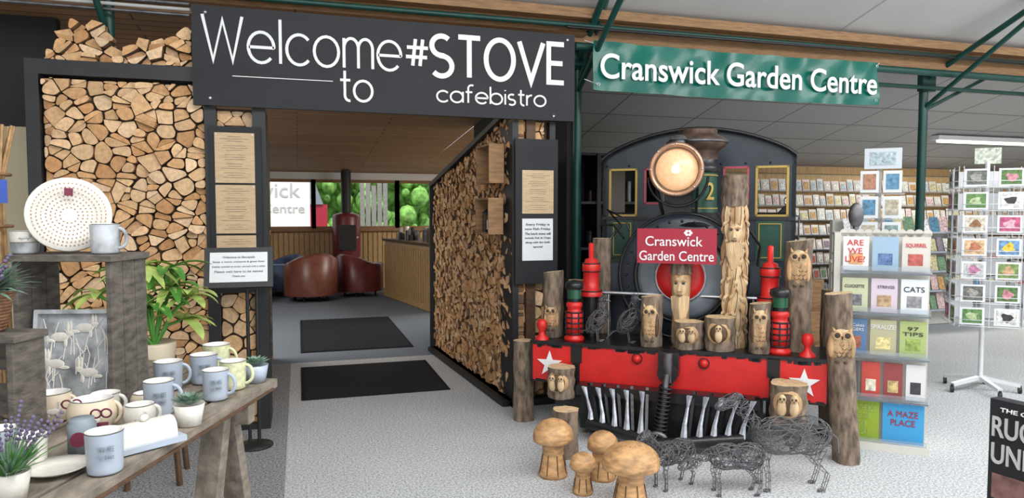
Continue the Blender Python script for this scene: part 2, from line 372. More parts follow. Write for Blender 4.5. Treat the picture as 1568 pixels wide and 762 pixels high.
b.fb(-.31,-.22,5.4,5.8,0,2.35,M['blk']);b.fb(-.55,-.31,5.41,5.8,0,.04,M['blk'])
b.fb(-.34,-.29,5.8,8.0,0,2.35,M['dkw']);logs(b,(-.26,5.8,.03),(-.03,1,0),Z3,X,2.2,2.2,.1,rng,dep=.03,keep=lambda x,y:y<2.3-x*.2)
b.done()
b=Bd('log_pillar')
b.fb(1.70,2.0,5.5,5.75,0,2.35,M['dkw']);logs(b,(1.71,5.48,.08),X,Z3,NY,.24,2.26,.17,rng,dep=.04,split=.2)
b.fb(1.655,1.705,5.4,5.75,0,2.34,M['blk']);b.fb(1.98,2.03,5.42,5.75,1.0,2.34,M['blk']);b.fb(1.655,2.03,5.41,5.75,0,.06,M['blk']);b.done()
b=Bd('log_corridor_wall')
uu=V((-.0704,.9975,0));nn=V((-.9975,-.0704,0));o0=V((1.66,5.42,.03))
logs(b,o0+V((.04,0,.03)),uu,Z3,nn,2.56,2.4,.088,rng,keep=lambda x,y:y+.05<2.4-.2*x,dep=.045,split=.7,dim=1.08,shr=(.92,.99))
q=[(0,0),(2.58,0),(2.58,1.88),(0,2.38)]
b.prism(q,o0+V((.12,0,0)),uu,Z3,nn,.08,M['dkw'])
def fr(a,c2,w_=.06): b.beamb(o0+uu*a[0]+V((0,0,a[1])),o0+uu*c2[0]+V((0,0,c2[1])),w_,.045,M['blk'])
fr((0.02,2.41),(2.6,1.88));fr((0.02,.0),(2.6,.0));fr((2.58,0),(2.58,1.9));fr((2.5,.0),(0.02,.0),.16)
b.done()
for z0,z1,a0 in((1.84,2.16,.1),(1.42,1.72,.12)):
    b=Bd('birdhouse_box_shelf');
    for (x0,x1,h0,h1) in((a0,a0+.34,z0,z0+.015),(a0,a0+.34,z1-.015,z1),(a0,a0+.015,z0,z1),(a0+.325,a0+.34,z0,z1)):
        cc=o0+uu*((x0+x1)/2)+V((0,0,(h0+h1)/2-.03))+nn*.1
        b.box(cc,(.13,x1-x0,h1-h0),M['box'],rz=math.radians(4))
    b.box(o0+uu*(a0+.17)+V((0,0,(z0+z1)/2-.03))+nn*.04,(.01,.34,z1-z0),M['box'],rz=math.radians(4));b.done()
b=Bd('lantern');cc=o0+uu*.29+nn*.1+V((0,0,1.407));b.box(cc+V((0,0,.01)),(.09,.09,.02),M['blk']);b.box(cc+V((0,0,.15)),(.09,.09,.02),M['blk'])
for sx in(-.04,.04):
    for sy in(-.04,.04):b.cyl(cc+V((sx,sy,0)),cc+V((sx,sy,.15)),.005,M['blk'])
b.cyl(cc+V((0,0,.02)),cc+V((0,0,.1)),.02,M['white']);b.lathe([(.06,.16),(.015,.2),(0,.21)],cc,M['blk'],4);b.ring(cc+V((0,0,.22)),.02,.003,X,M['blk'],12);b.done()
def menu(name,x0,x1,z0,z1,panels,y=5.36):
    b=Bd(name);b.fb(x0,x1,y,y+.03,z0,z1,M['signblk'])
    for (a0,a1,c0,c1,m) in panels:
        b.fb(a0,a1,y-.008,y,c0,c1,m);k=0;z=c1-.03
        while z>c0+.02:
            k+=1
            if k%4: 
                l=(a1-a0)*random.Random(k).uniform(.3,.75);b.fb((a0+a1)/2-l/2,(a0+a1)/2+l/2,y-.0095,y-.008,z,z+.003,M['twood'])
            z-=.016
        for xx in(a0+.012,a1-.012):
            for zz in(c0+.012,c1-.012): b.cyl((xx,y-.012,zz),(xx,y-.006,zz),.005,M['steel'],seg=8)
    return b.done()
menu('menu_board',-.595,-.25,1.02,2.21,[(-.56,-.295,1.81,2.165,M['ply']),(-.56,-.295,1.45,1.795,M['ply']),(-.56,-.295,1.1,1.435,M['ply'])])
mb=menu('menu_board',1.668,2.03,1.02,2.19,[(1.723,1.99,1.59,1.94,M['ply'])])
b=Bd('notice_sheet');b.fb(1.723,1.985,5.35,5.358,1.21,1.55,M['paper']);ns=b.done()
for i,(t,wd) in enumerate((("Every Friday is",.2),("now Fish Friday",.22),("The lunch menu will",.22),("include Fish & Chips",.22),("along with the chefs",.21),("special",.08))):
    text(ns,t,(1.854,5.349,1.5-i*.036),X,Z3,wd,.02 if i>1 else .024,M['ink'])
# ================================================================= WELCOME SIGN
SY=5.34
b=Bd('welcome_sign');b.prism([(-.69,2.35),(2.165,2.34),(2.165,3.035),(-.69,3.04)],(0,SY,0),X,Z3,NY,.04,M['signblk'])
for x,z in((-.58,2.4),(1.983,2.375),(-.6,2.99),(2.1,2.99)): b.sph((x,SY,z),.015,M['steel'],10,6)
sg=b.done()
def arc(cx,cy,rx,ry,a0,a1,n=20): return [(cx+rx*math.cos(math.radians(a0+(a1-a0)*i/n)),cy+ry*math.sin(math.radians(a0+(a1-a0)*i/n))) for i in range(n+1)]
A=1.45
G={'W':(1.5,[[(0,A),(.38,0),(.75,A*.9),(1.12,0),(1.5,A)]]),
'e':(1,[[(0.02,.5),(1,.5)]+arc(.5,.5,.5,.5,0,318)]),
'l':(.06,[[(.03,0),(.03,A)]]),'c':(.88,[arc(.5,.5,.5,.5,42,318)]),'o':(1,[arc(.5,.5,.5,.5,0,360)]),
'm':(1.2,[[(0,0),(0,1)],[(0,.6)]+arc(.3,.66,.3,.34,180,0)+[(.6,0)],[(.6,.6)]+arc(.9,.66,.3,.34,180,0)+[(1.2,0)]]),
't':(.55,[[(.25,A),(.25,.28)]+arc(.5,.28,.25,.28,180,280),[(0,1),(.55,1)]]),
'a':(1,[arc(.5,.5,.5,.5,0,360),[(1,1),(1,0)]]),'b':(1,[arc(.5,.5,.5,.5,0,360),[(0,1.6),(0,0)]]),
'f':(.62,[[(.22,0),(.22,1.35)]+arc(.5,1.35,.28,.3,180,60),[(0,1),(.55,1)]]),
'i':(.06,[[(.03,0),(.03,1)],[(.03,1.28),(.03,1.36)]]),
's':(.62,[arc(.31,.74,.28,.25,50,270,14)+arc(.31,.25,.29,.25,90,-140,14)]),
'r':(.42,[[(0,0),(0,1)],[(0,.55)]+arc(.4,.55,.4,.44,180,85)]),
'#':(.9,[[(.3,0),(.42,1)],[(.6,0),(.72,1)],[(.02,.33),(.9,.33)],[(.06,.68),(.94,.68)]]),
'S':(.7,[arc(.35,.75,.32,.24,45,270,16)+arc(.35,.25,.34,.25,90,-140,16)]),
'T':(.74,[[(.37,0),(.37,1)],[(0,1),(.74,1)]]),'O':(.95,[arc(.475,.5,.475,.5,0,360,32)]),
'V':(.85,[[(0,1),(.42,0),(.85,1)]]),'E':(.55,[[(.55,1),(0,1),(0,0),(.55,0)],[(0,.5),(.5,.5)]])}
def stroke(word,x0,x1,z0,unit,r,gap,nm):
    B=Bd(nm,parent=sg);tot=sum(G[ch][0] for ch in word)+gap*(len(word)-1);k=(x1-x0)/tot;x=0
    for ch in word:
        wd,pl=G[ch]
        for pi,p in enumerate(pl):
            yy=SY-.004-pi*.0006
            pts=[V((x0+(x+a)*k,yy,z0+c*unit)) for a,c in p];cl=(pts[0]-pts[-1]).length<1e-4;n=len(pts);L=[];R=[]
            for i in range(n):
                if cl: a_=pts[(i-1)%(n-1)];c_=pts[(i+1)%(n-1)]
                else: a_=pts[max(0,i-1)];c_=pts[min(n-1,i+1)]
                d1=(pts[i]-a_);d2=(c_-pts[i])
                d1=d1.normalized() if d1.length>1e-6 else d2.normalized();d2=d2.normalized() if d2.length>1e-6 else d1
                t=(d1+d2).normalized();m=V((-t.z,0,t.x));ml=r/max(.35,m.dot(V((-d1.z,0,d1.x))));L.append(pts[i]+m*ml);R.append(pts[i]-m*ml)
            vs=L+R+[p_+V((0,.004,0)) for p_ in L+R];fs=[]
            for i in range(n-1):
                fs+=[(i,i+1,n+i+1,n+i),(2*n+i,i,i+1,2*n+i+1)[::-1],(n+i,n+i+1,3*n+i+1,3*n+i)]
            B.add(vs,fs,M['white'])
        x+=wd+gap
    B.done()
stroke('Welcome',-.62,.757,2.665,.215,.0105,.22,'lettering_welcome')
stroke('to',.308,.541,2.425,.15,.0095,.2,'lettering_to')
stroke('#',.79,.955,2.71,.2,.013,.2,'lettering_hash')
stroke('STOVE',.985,2.07,2.645,.305,.0195,.2,'lettering_stove')
stroke('cafebistro',1.03,1.915,2.45,.083,.0068,.22,'lettering_cafebistro')
B=Bd('lettering_line',parent=sg);B.fb(-.431,.256,SY-.006,SY,2.558,2.563,M['white']);B.done()
# ================================================================= BANNER
b=Bd('garden_centre_banner');nx=60;nz=10;vs=[]
for j in range(nz+1):
    for i in range(nx+1):
        a=i/nx;t=j/nz;x=2.42+3.02*a;z=2.645+.415*t+ .01*math.sin(a*math.pi*8)*(1-2*abs(t-.5))-.015*math.sin(a*math.pi)
        y=5.545+.012*math.sin(a*23+t*4)+.01*math.sin(a*50-t*6);vs.append((x,y,z))
b.add(vs,[(j*(nx+1)+i,j*(nx+1)+i+1,(j+1)*(nx+1)+i+1,(j+1)*(nx+1)+i) for j in range(nz) for i in range(nx)],M['ban'],True)
for x in(2.46,5.4):
    for z in(2.69,3.02): b.ring((x,5.525,z),.012,.003,(0,1,0),M['steel'],12);b.cyl((x,5.535,z),(x+(.1 if x>4 else -.1),5.6,z+.05),.003,M['white'],seg=5)
bn=b.done()
text(bn,"Cranswick Garden Centre",(3.93,5.512,2.845),X,Z3,2.92,.215,M['white'],off=.014)
# ================================================================= TRAIN
TM=Matrix(((.8,.6,0,2.46),(-.6,.8,0,4.32),(0,0,1,0),(0,0,0,1)))
def TP(x,y,z): return TM@V((x,y,z))
tr=(.8,-.6,0)
b=Bd('steam_locomotive',TM)
R_,K=M['red'],M['tblk']
b.fb(-1.0,1.04,0,.12,.35,.62,R_);b.fb(-1.01,1.05,-.012,.45,.62,.645,K);b.fb(-1.01,1.05,-.008,.12,.338,.35,K)
b.fb(-.95,.99,.12,1.3,.42,.62,K)
for x in(-1.0,1.035): b.fb(x-.007,x+.007,-.008,.12,.335,.64,K)
for x in(-.655,.7):
    b.fb(x-.04,x+.04,-.012,0,.5,.63,K);b.fb(x-.025,x+.025,-.012,0,.36,.5,K)
rr=random.Random(2)
for i in range(50):
    x=-1+2.04*rr.random();wd=rr.uniform(.02,.07);b.fb(x,min(x+wd,1.04),-.003,.0,.62-rr.uniform(.006,.028),.62,K)
for i in range(24):
    x=-1+2.04*rr.random();wd=rr.uniform(.02,.06);b.fb(x,min(x+wd,1.04),-.003,.0,.35,.35+rr.uniform(.005,.016),K)
for sx in(-.86,.89):
    pl=[];
    for i in range(10):
        r=.1 if i%2==0 else .04;t=math.pi/2+i*math.pi/5;pl.append((r*math.cos(t),r*math.sin(t)))
    b.prism(pl,(sx,-.008,.475),X,Z3,NY,.006,M['white'])
for x in(-.21,.25): b.sph((x,-.01,.56),.032,R_,12,8);b.cyl((x,-.01,.56),(x,.0,.56),.038,K)
b.fb(-.6,.64,.1,2.0,.12,.42,K)
for y in(.75,1.5):
    for x in(-.66,.7): b.cyl((x-.04,y,.27),(x+.04,y,.27),.27,K,seg=28)
for x in(-.70,.735):
    b.lathe([(0,.645),(.075,.645),(.075,.67),(.05,.69),(.05,.7),(.065,.7),(.065,.86),(.05,.87),(.05,.89),(.06,.9),(.06,.925),(.035,.94)],(x,.1,0),R_,20)
    for z in(.7,.74,.78,.82,.86): b.ring((x,.1,z),.066,.006,Z3,K,20)
    for i in range(8):
        t=i*math.pi/4;b.cyl((x+.068*math.cos(t),.1+.068*math.sin(t),.7),(x+.068*math.cos(t),.1+.068*math.sin(t),.86),.005,K,seg=6)
    b.cyl((x,.1,.93),(x,.1,1.0),.045,K);b.cyl((x,.1,.96),(x,.1,1.04),.052,M['glass']);b.lathe([(.06,1.03),(.07,1.05),(.065,1.08),(.03,1.095),(0,1.1)],(x,.1,0),K,18)
for x in(-.62,.67):
    b.cyl((x,.32,.62),(x,.32,.98),.05,K);b.lathe([(.085,.96),(.085,1.0),(.06,1.01),(.06,1.14),(.068,1.15),(.068,1.21),(.05,1.22),(.05,1.24),(.02,1.25),(.02,1.36),(0,1.37)],(x,.3,0),R_,20)
    for z in(1.0,1.15,1.21): b.ring((x,.3,z),.066 if z>1.1 else .084,.005,Z3,K,20)
for x in(-.94,.91):
    b.lathe([(.055,.64),(.05,.66),(.025,.68),(.02,.71),(.035,.73),(.04,.76),(.03,.79),(0,.8)],(x,.06,0),R_,16)
b.cyl((-.78,.375,.98),(.76,.375,.98),.014,M['steel'])
for x in(-.5,-.15,.56): b.cyl((x,.375,.64),(x,.375,.98),.01,M['steel'])
cx=.045;cz_=1.12
b.lathe([(0,-.02),(.2,-.02),(.42,0),(.46,.015),(.48,.04),(.48,.8)],(cx,.42,cz_),M['navy'],48,axis=(0,1,0))
b.ring((cx,.45,cz_),.475,.014,(0,1,0),K,48);b.ring((cx,.41,cz_),.345,.018,(0,1,0),K,40)
for i in range(28):
    t=i*math.pi*2/28;b.sph((cx+.415*math.cos(t),.418,cz_+.415*math.sin(t)),.011,K,8,5)
b.lathe([(0,-.04),(.17,-.035),(.29,-.01),(.33,.02),(.33,.05)],(cx,.39,cz_),M['greyb'],40,axis=(0,1,0))
b.lathe([(0,-.02),(.11,-.02),(.18,-.012),(.18,.02)],(cx,.35,cz_),R_,32,axis=(0,1,0));b.ring((cx,.345,cz_),.18,.01,(0,1,0),M['silver'],32)
b.fb(-.42,.51,.5,1.2,.6,.85,K)
b.fb(-.6,-.36,.5,1.2,.95,1.2,M['navy']);b.fb(.46,.7,.5,1.2,.95,1.2,M['navy']);b.fb(-.8,.9,.62,1.25,.62,1.0,M['navy'])
b.lathe([(.43,0),(.43,.4)],(cx,.9,cz_+.02),M['tgreen'],40,axis=(0,1,0))
# chimney with flared cap
ch=(.13,.64,0)
b.lathe([(.25,1.5),(.19,1.56),(.165,1.6)],ch,K,36);b.lathe([(.16,1.6),(.15,1.66),(.15,1.9)],ch,M['tgreen'],36)
b.lathe([(.155,1.9),(.165,1.91),(.165,1.95),(.15,1.96),(.15,2.02)],ch,K,36)
b.lathe([(.15,2.0),(.155,2.06),(.17,2.075),(.215,2.11),(.228,2.135),(.215,2.16),(.175,2.18),(.145,2.2),(.15,2.225),(.14,2.235),(.12,2.2),(.1,2.05)],ch,M['bronze'],40)
b.ring((.13,.64,2.135),.222,.012,Z3,M['dsteel'],36)
for z in(1.63,1.88): b.ring((.13,.64,z),.153,.005,Z3,M['gold'],30)
b.fb(-.09,.11,.44,.6,1.55,1.85,K)
# headlamp
b.lathe([(.1,.34),(.165,.26),(.178,.2),(.18,.05),(.188,.03),(.198,.0),(.193,-.02),(.17,-.02),(.155,.0),(.15,.03)],(.02,.24,1.91),M['dsteel'],44,axis=(0,1,0))
b.ring((.02,.222,1.91),.18,.017,(0,1,0),M['copper'],44)
for i in range(8):
    t=i*math.pi/4;b.sph((.02+.182*math.cos(t),.205,1.91+.182*math.sin(t)),.008,M['steel'],8,5)
b.lathe([(0,-.05),(.05,-.045),(.1,-.028),(.14,-.003),(.163,.03)],(.02,.245,1.91),M['lens'],36,axis=(0,1,0))
b.sph((.02,.215,1.91),(.036,.03,.036),M['bulb'])
b.cyl((.02,.34,2.07),(.02,.34,2.13),.05,M['dsteel']);b.lathe([(.07,2.13),(.05,2.16),(0,2.17)],(.02,.34,0),M['dsteel'],20)
b.beamb((-.14,.34,1.8),(-.1,.47,1.57),.02,.02,K);b.beamb((.16,.34,1.8),(.14,.47,1.57),.02,.02,K)
b.ring((.02,.33,1.86),.215,.01,(0,1,0),K,20,math.pi,2*math.pi)
# cab
N_=M['navy'];cc=.065;y0=1.23
b.fb(-.735,.865,y0,y0+.05,.6,1.57,N_);b.fb(-.735,-.675,y0,y0+.05,1.57,1.98,N_);b.fb(.805,.865,y0,y0+.05,1.57,1.98,N_)
b.fb(-.43,-.36,y0,y0+.05,1.57,1.98,N_);b.fb(.49,.55,y0,y0+.05,1.57,1.98,N_);b.fb(-.17,.3,y0,y0+.05,1.57,1.98,N_)
b.fb(-.36,-.17,y0,y0+.05,1.57,1.68,N_);b.fb(.3,.49,y0,y0+.05,1.57,1.68,N_)
arcp=[(cc-.8+1.6*i/24, 2.05+.24*math.sin(math.pi*i/24)**.75) for i in range(25)]
b.prism([(-.735,1.98),(.865,1.98)]+[(x,z) for x,z in arcp[::-1]],(0,y0,0),X,Z3,NY,.05,N_)
for i in range(24):
    a=arcp[i];d=arcp[i+1];b.add([(a[0],y0-.06,a[1]),(d[0],y0-.06,d[1]),(d[0],y0+.9,d[1]),(a[0],y0+.9,a[1]),(a[0],y0-.06,a[1]+.03),(d[0],y0-.06,d[1]+.03),(d[0],y0+.9,d[1]+.03),(a[0],y0+.9,a[1]+.03)],[(0,1,2,3),(7,6,5,4),(4,5,1,0)],M['navy'])
b.tube([(x,y0-.06,z+.015) for x,z in arcp],.017,K,8)
b.fb(-.735,-.7,y0,y0+.85,.6,2.06,N_);b.fb(.83,.865,y0,y0+.85,.6,2.06,N_);b.fb(-.735,.865,y0+.1,y0+.85,.55,.62,K);b.fb(-.7,.83,y0+.8,y0+.85,.6,1.6,K)
def rim(x0,x1,z0,z1,m,t=.018,y=y0-.006):
    b.fb(x0,x1,y-.006,y+.01,z0,z0+t,m);b.fb(x0,x1,y-.006,y+.01,z1-t,z1,m);b.fb(x0,x0+t,y-.006,y+.01,z0,z1,m);b.fb(x1-t,x1,y-.006,y+.01,z0,z1,m)
rim(-.68,-.43,1.565,1.985,M['gold']);rim(.55,.81,1.565,1.985,M['gold']);rim(-.37,-.16,1.67,1.985,M['pink']);rim(.29,.5,1.67,1.985,M['pink'])
for x0,x1 in((-.66,-.46),(.56,.78)):
    b.fb(x0,x1,y0-.01,y0,1.2,1.53,M['tgreen']);rim(x0+.02,x1-.02,1.22,1.51,M['gold'],.008,y0-.012)
b.fb(-.735,.865,y0-.02,y0,1.535,1.56,K)
for i in range(9): b.sph((-.70+i*.195,y0-.004,2.01),.01,K,8,5)
b.tube([(-.45,.6,1.5),(-.55,.55,1.62),(-.4,.5,1.55),(-.36,.5,1.45)],.008,K);b.tube([(-.62,.6,1.5),(-.5,.55,1.5),(-.4,.45,1.4)],.01,K)
b.tube([(.5,.5,1.5),(.6,.6,1.35),(.58,.6,1.15)],.012,K);b.tube([(-.5,.55,.95),(-.55,.5,1.35),(-.45,.6,1.5)],.012,K)
# cowcatcher
b.fb(-.62,.62,-.14,-.02,.3,.37,K)
xs=[-.56,-.46,-.36,-.26,-.15,.17,.28,.38,.48,.58]
for x in xs:
    xb=x*.88;sag=.1*(1-(x/.6)**2);yb=-.25+.12*abs(x/.6)
    b.beamb((x+.03,-.1,.38),(xb+.03,yb-.03,.12-sag*.3),.02,.04,K)
    P=[V((x,-.15,.365)),V((x*.95,-.17,.29)),V((xb*1.02,yb-.05,.2)),V((xb,yb-.09,.13-sag*.3))];Wd=[.02,.009,.014,.024];vs=[]
    for p,wd in zip(P,Wd): vs+=[p-V((wd,0,0)),p+V((0,-.008,0)),p+V((wd,0,0)),p+V((0,.012,0))]
    b.add(vs,[(i*4+j,i*4+(j+1)%4,(i+1)*4+(j+1)%4,(i+1)*4+j) for i in range(3) for j in range(4)],M['silver'])
b.fb(-.6,.6,-.1,.1,.05,.34,K)
pts=[(-.52+1.04*i/16,-.33+.13*abs(-1+i/8),.07+.05*abs(-1+i/8)) for i in range(17)]
b.tube(pts,.04,K,8);b.tube([(p[0],p[1]+.05,p[2]-.03) for p in pts],.03,K,6)
b.cyl((.02,-.14,.5),(.02,-.02,.5),.07,K);b.fb(-.05,.09,-.1,0,.48,.64,K);b.cyl((.02,-.12,.64),(.02,-.12,.42),.035,M['dsteel'])
hp=[(.02-.03*i/130+.04*math.cos(i*.62),-.2-.06*math.sin(i/130*2)+.04*math.sin(i*.62),.44-.34*i/130) for i in range(131)]
b.tube(hp,.009,K,6);b.tube([(.02,-.17,.5),(.01,-.22,.35),(-.01,-.25,.15),(-.02,-.28,.06)],.024,M['dsteel'],8);b.ring((-.02,-.3,.07),.06,.02,(0,1,0),M['dsteel'],20)
loco=b.done()
b=Bd('garden_centre_plaque',TM);b.fb(-.24,.315,.13,.15,1.235,1.485,M['dred'])
for k in range(6):
    t=k*math.pi/3;b.cyl((.12+.02*math.cos(t),.128,1.455+.014*math.sin(t)),(.12+.02*math.cos(t),.13,1.455+.014*math.sin(t)),.01,M['white'],seg=10)
for x in(-.15,.22): b.cyl((x,.15,1.44),(x,.42,1.44),.006,K,seg=8)
pq=b.done()
text(pq,"Cranswick",TP(.02,.128,1.395),tr,Z3,.4,.07,M['white'],off=.006);text(pq,"Garden Centre",TP(.037,.128,1.29),tr,Z3,.52,.07,M['white'],off=.006)
text(loco,"2",TP(.235,.525,1.76),V((.8*.75+.6*.66,-.6*.75+.8*.66,0)),Z3,.07,.13,M['gold'],off=.01,ext=.004)
# ================================================================= CARVED LOGS
def bcyl(B,c,r,h,lean=(0,0),top=True,slant=0,seg=20,rs=0):
    rg=random.Random(int(c[0]*1000)+rs);prof=[1+rg.uniform(-.1,.1) for _ in range(seg)];vs=[];nl=7
    for j in range(nl+1):
        t=j/nl
        for i in range(seg):
            a=2*math.pi*i/seg;k=prof[i]*r*(1+.05*math.sin(j*2+i));zz=h*t+(slant*math.cos(a) if j==nl else 0)
            vs.append((c[0]+lean[0]*t+k*math.cos(a),c[1]+lean[1]*t+k*math.sin(a),c[2]+zz))
    B.add(vs,[(j*seg+i,j*seg+(i+1)%seg,(j+1)*seg+(i+1)%seg,(j+1)*seg+i) for j in range(nl) for i in range(seg)],M['bark'],True)
    B.add(vs[-seg:],[tuple(range(seg))],M['pale2']);B.add(vs[:seg],[tuple(range(seg))[::-1]],M['pale'])
def owl(name,x,y,z,h,r,oh=.55,ow=.8,zc=.5,lean=(0,0)):
    b=Bd(name,TM);bcyl(b,(x,y,z),r,h,lean,slant=r*.12)
    H=h*oh;c=V((x+lean[0]*zc,y+lean[1]*zc-r*.62,z+h*zc));a=r*ow
    b.sph(c,(a,r*.5,H/2),M['pale'],18,12);hz=c+V((0,-r*.2,H*.26))
    b.sph(hz,(a*.78,r*.42,H*.2),M['pale2'],16,10)
    for s_ in(-1,1):
        e=hz+V((s_*a*.36,-r*.38,H*.02));b.ring(e,a*.28,a*.07,(0,1,0),M['pale'],16);b.ring(e+V((0,-.002,0)),a*.17,a*.04,(0,1,0),M['dkw'],14);b.sph(e,(a*.13,a*.1,a*.13),M['ink'],10,6)
        b.sph(c+V((s_*a*.75,-r*.12,-H*.05)),(a*.28,r*.3,H*.3),M['dkw'] if oh>.6 else M['pale'],10,8)
        b.cyl(hz+V((s_*a*.55,-r*.2,H*.13)),hz+V((s_*a*.7,-r*.2,H*.24)),a*.14,M['pale'],.001,8)
        b.sph(c+V((s_*a*.3,-r*.4,-H*.44)),(a*.2,r*.2,a*.1),M['dkw'],8,6)
    b.cyl(hz+V((0,-r*.42,0)),hz+V((0,-r*.55,-H*.09)),a*.1,M['dkw'],.002,8)
    for j in range(4):
        for i in range(-1,2):
            b.ring(c+V((i*a*.36+(.5*a*.36 if j%2 else 0),-r*.49+abs(i)*r*.07,H*(.05-j*.1))),a*.16,a*.025,(0,1,0),M['dkw'],8,math.pi,2*math.pi,5)
    return b.done()
def hollow(name,x,y,z,h,r,n=2):
    b=Bd(name,TM);bcyl(b,(x,y,z),r,h)
    f_=y-r
    b.sph((x,f_+r*.25,z+h*.55),(r*.78,r*.4,h*.38),M['pale'],20,12)
    b.sph((x,f_+r*.02,z+h*.55),(r*.6,r*.3,h*.28),M['dkw'],18,10)
    for i in range(n):
        ox=(i-(n-1)/2)*r*.62;c=V((x+ox,f_-r*.16,z+h*.5))
        b.sph(c,(r*.27,r*.2,h*.22),M['pale2'],14,10);b.sph(c+V((0,-r*.05,h*.2)),(r*.22,r*.18,h*.12),M['pale2'],12,8)
        for s_ in(-1,1): b.sph(c+V((s_*r*.09,-r*.21,h*.22)),r*.055,M['ink'],8,6);b.ring(c+V((s_*r*.09,-r*.2,h*.22)),r*.08,r*.018,(0,1,0),M['pale'],10)
        b.cyl(c+V((0,-r*.2,h*.18)),c+V((0,-r*.28,h*.14)),r*.04,M['dkw'],.001,6)
    return b.done()
T0=.647
owl('carved_owl_log',-.89,.2,T0,.5,.075,.4,.8,.3)
owl('carved_owl_log',-.125,.07,T0,.36,.074,.8,.85,.48)
owl('carved_owl_log',.61,.07,T0,.34,.068,.85,.9,.5)
owl('carved_owl_log',.85,.24,T0,.76,.085,.36,.9,.76)
hollow('carved_hollow_log',.135,.08,T0,.19,.1,2)
hollow('carved_hollow_log',.345,.09,T0,.23,.1,1)
hollow('carved_owl_plaque_log',-.74,-.115,.27,.22,.1,2)
hollow('carved_owl_plaque_log',.785,-.13,.24,.26,.113,2)
b=Bd('standing_log',TM);bcyl(b,(-1.1,.1,0),.075,.62);b.done()
b=Bd('standing_log',TM);bcyl(b,(1.09,.5,0),.07,1.05,(0,0));b.done()
owl('carved_owl_log',1.15,-.05,0,1.08,.085,.22,.95,.7,(-.07,.05))
b=Bd('standing_log',TM);bcyl(b,(-.77,.42,T0),.06,.42);b.done()
b=Bd('standing_log',TM);bcyl(b,(-.58,.5,T0),.07,.75);b.done()
b=Bd('carved_face_log',TM);x,y=.06,.26
b.lathe([(.065,T0),(.068,.7),(.06,.85),(.065,1.0),(.072,1.12),(.07,1.16)],(x,y,0),M['pale'],18);bcyl(b,(x,y,1.15),.078,.08)
b.sph((x,y-.05,1.06),(.055,.04,.085),M['pale2']);b.cyl((x,y-.08,1.09),(x,y-.11,1.03),.012,M['pale2'],.018,8);b.sph((x,y-.1,1.03),.016,M['pale2'],8,6)
for s_ in(-1,1): b.sph((x+s_*.025,y-.082,1.09),(.013,.008,.009),M['ink'],8,6);b.tube([(x+s_*.045,y-.075,1.105),(x+s_*.025,y-.09,1.115),(x+s_*.008,y-.09,1.105)],.006,M['pale'])
b.tube([(x-.02,y-.088,1.005),(x,y-.094,1.0),(x+.02,y-.088,1.005)],.004,M['dkw'])
for i in range(15):
    t=-.06+.12*i/14;b.tube([(x+t,y-.075+abs(t)*.5,1.01-abs(t)*.3),(x+t*.9,y-.088+abs(t)*.6,.91),(x+t*.4,y-.075,.78)],[.008,.009,.003],M['pale2'],6)
b.done()
b=Bd('carved_leaf_spirit_column',TM);x,y=.43,.255
b.lathe([(.08,T0),(.075,.8),(.062,1.0),(.07,1.2),(.078,1.4),(.07,1.6),(.08,1.72)],(x,y,0),M['pale'],20);bcyl(b,(x-.0,y,1.64),.088,.22)
rg=random.Random(8)
for j in range(8):
    z=1.68-j*.128
    for i in range(5):
        a=-math.pi/2+(i-2)*.62+(.31 if j%2 else 0)+rg.uniform(-.1,.1)
        R0=.064;vs=[];n=8;L_=rg.uniform(.17,.23);w_=rg.uniform(.05,.065);sw=rg.uniform(-.35,.35)
        for k in range(n+1):
            t=k/n;ww=w_*(math.sin(math.pi*(t*.9+.09))**.7)*(1-.25*(k%2));aa=a+sw*t;out=R0+.022*math.sin(math.pi*t)+(.018 if t>.85 else 0)
            for s_,o_ in((-1,0),(0,.012),(1,0)):
                ang_=aa+s_*ww/2/R0;vs.append((x+(out+o_)*math.cos(ang_),y+(out+o_)*math.sin(ang_),z-L_*t))
        b.add(vs,[(k*3+s_,k*3+s_+1,(k+1)*3+s_+1,(k+1)*3+s_) for k in range(n) for s_ in(0,1)],M['pale2'] if (i+j)%2 else M['pale'],False)
        b.tube([vs[k*3+1] for k in range(0,n+1,2)],.003,M['dkw'],4)
fy=y-.07
b.sph((x,fy,1.45),(.052,.045,.08),M['pale2']);b.cyl((x,fy-.035,1.475),(x,fy-.062,1.42),.009,M['pale2'],.016,8)
for s_ in(-1,1): b.sph((x+s_*.021,fy-.041,1.478),(.011,.007,.007),M['ink'],8,6);b.tube([(x+s_*.04,fy-.03,1.49),(x+s_*.022,fy-.046,1.5),(x+s_*.006,fy-.044,1.488)],.006,M['pale'])
b.tube([(x-.018,fy-.043,1.405),(x,fy-.047,1.4),(x+.018,fy-.043,1.405)],.004,M['dkw'])
for i in range(9):
    t=-.05+.1*i/8;b.tube([(x+t,fy-.03,1.4-abs(t)*.3),(x+t*.9,fy-.04,1.31),(x+t*.3,fy-.02,1.2)],[.008,.009,.003],M['pale2'],6)
b.done()
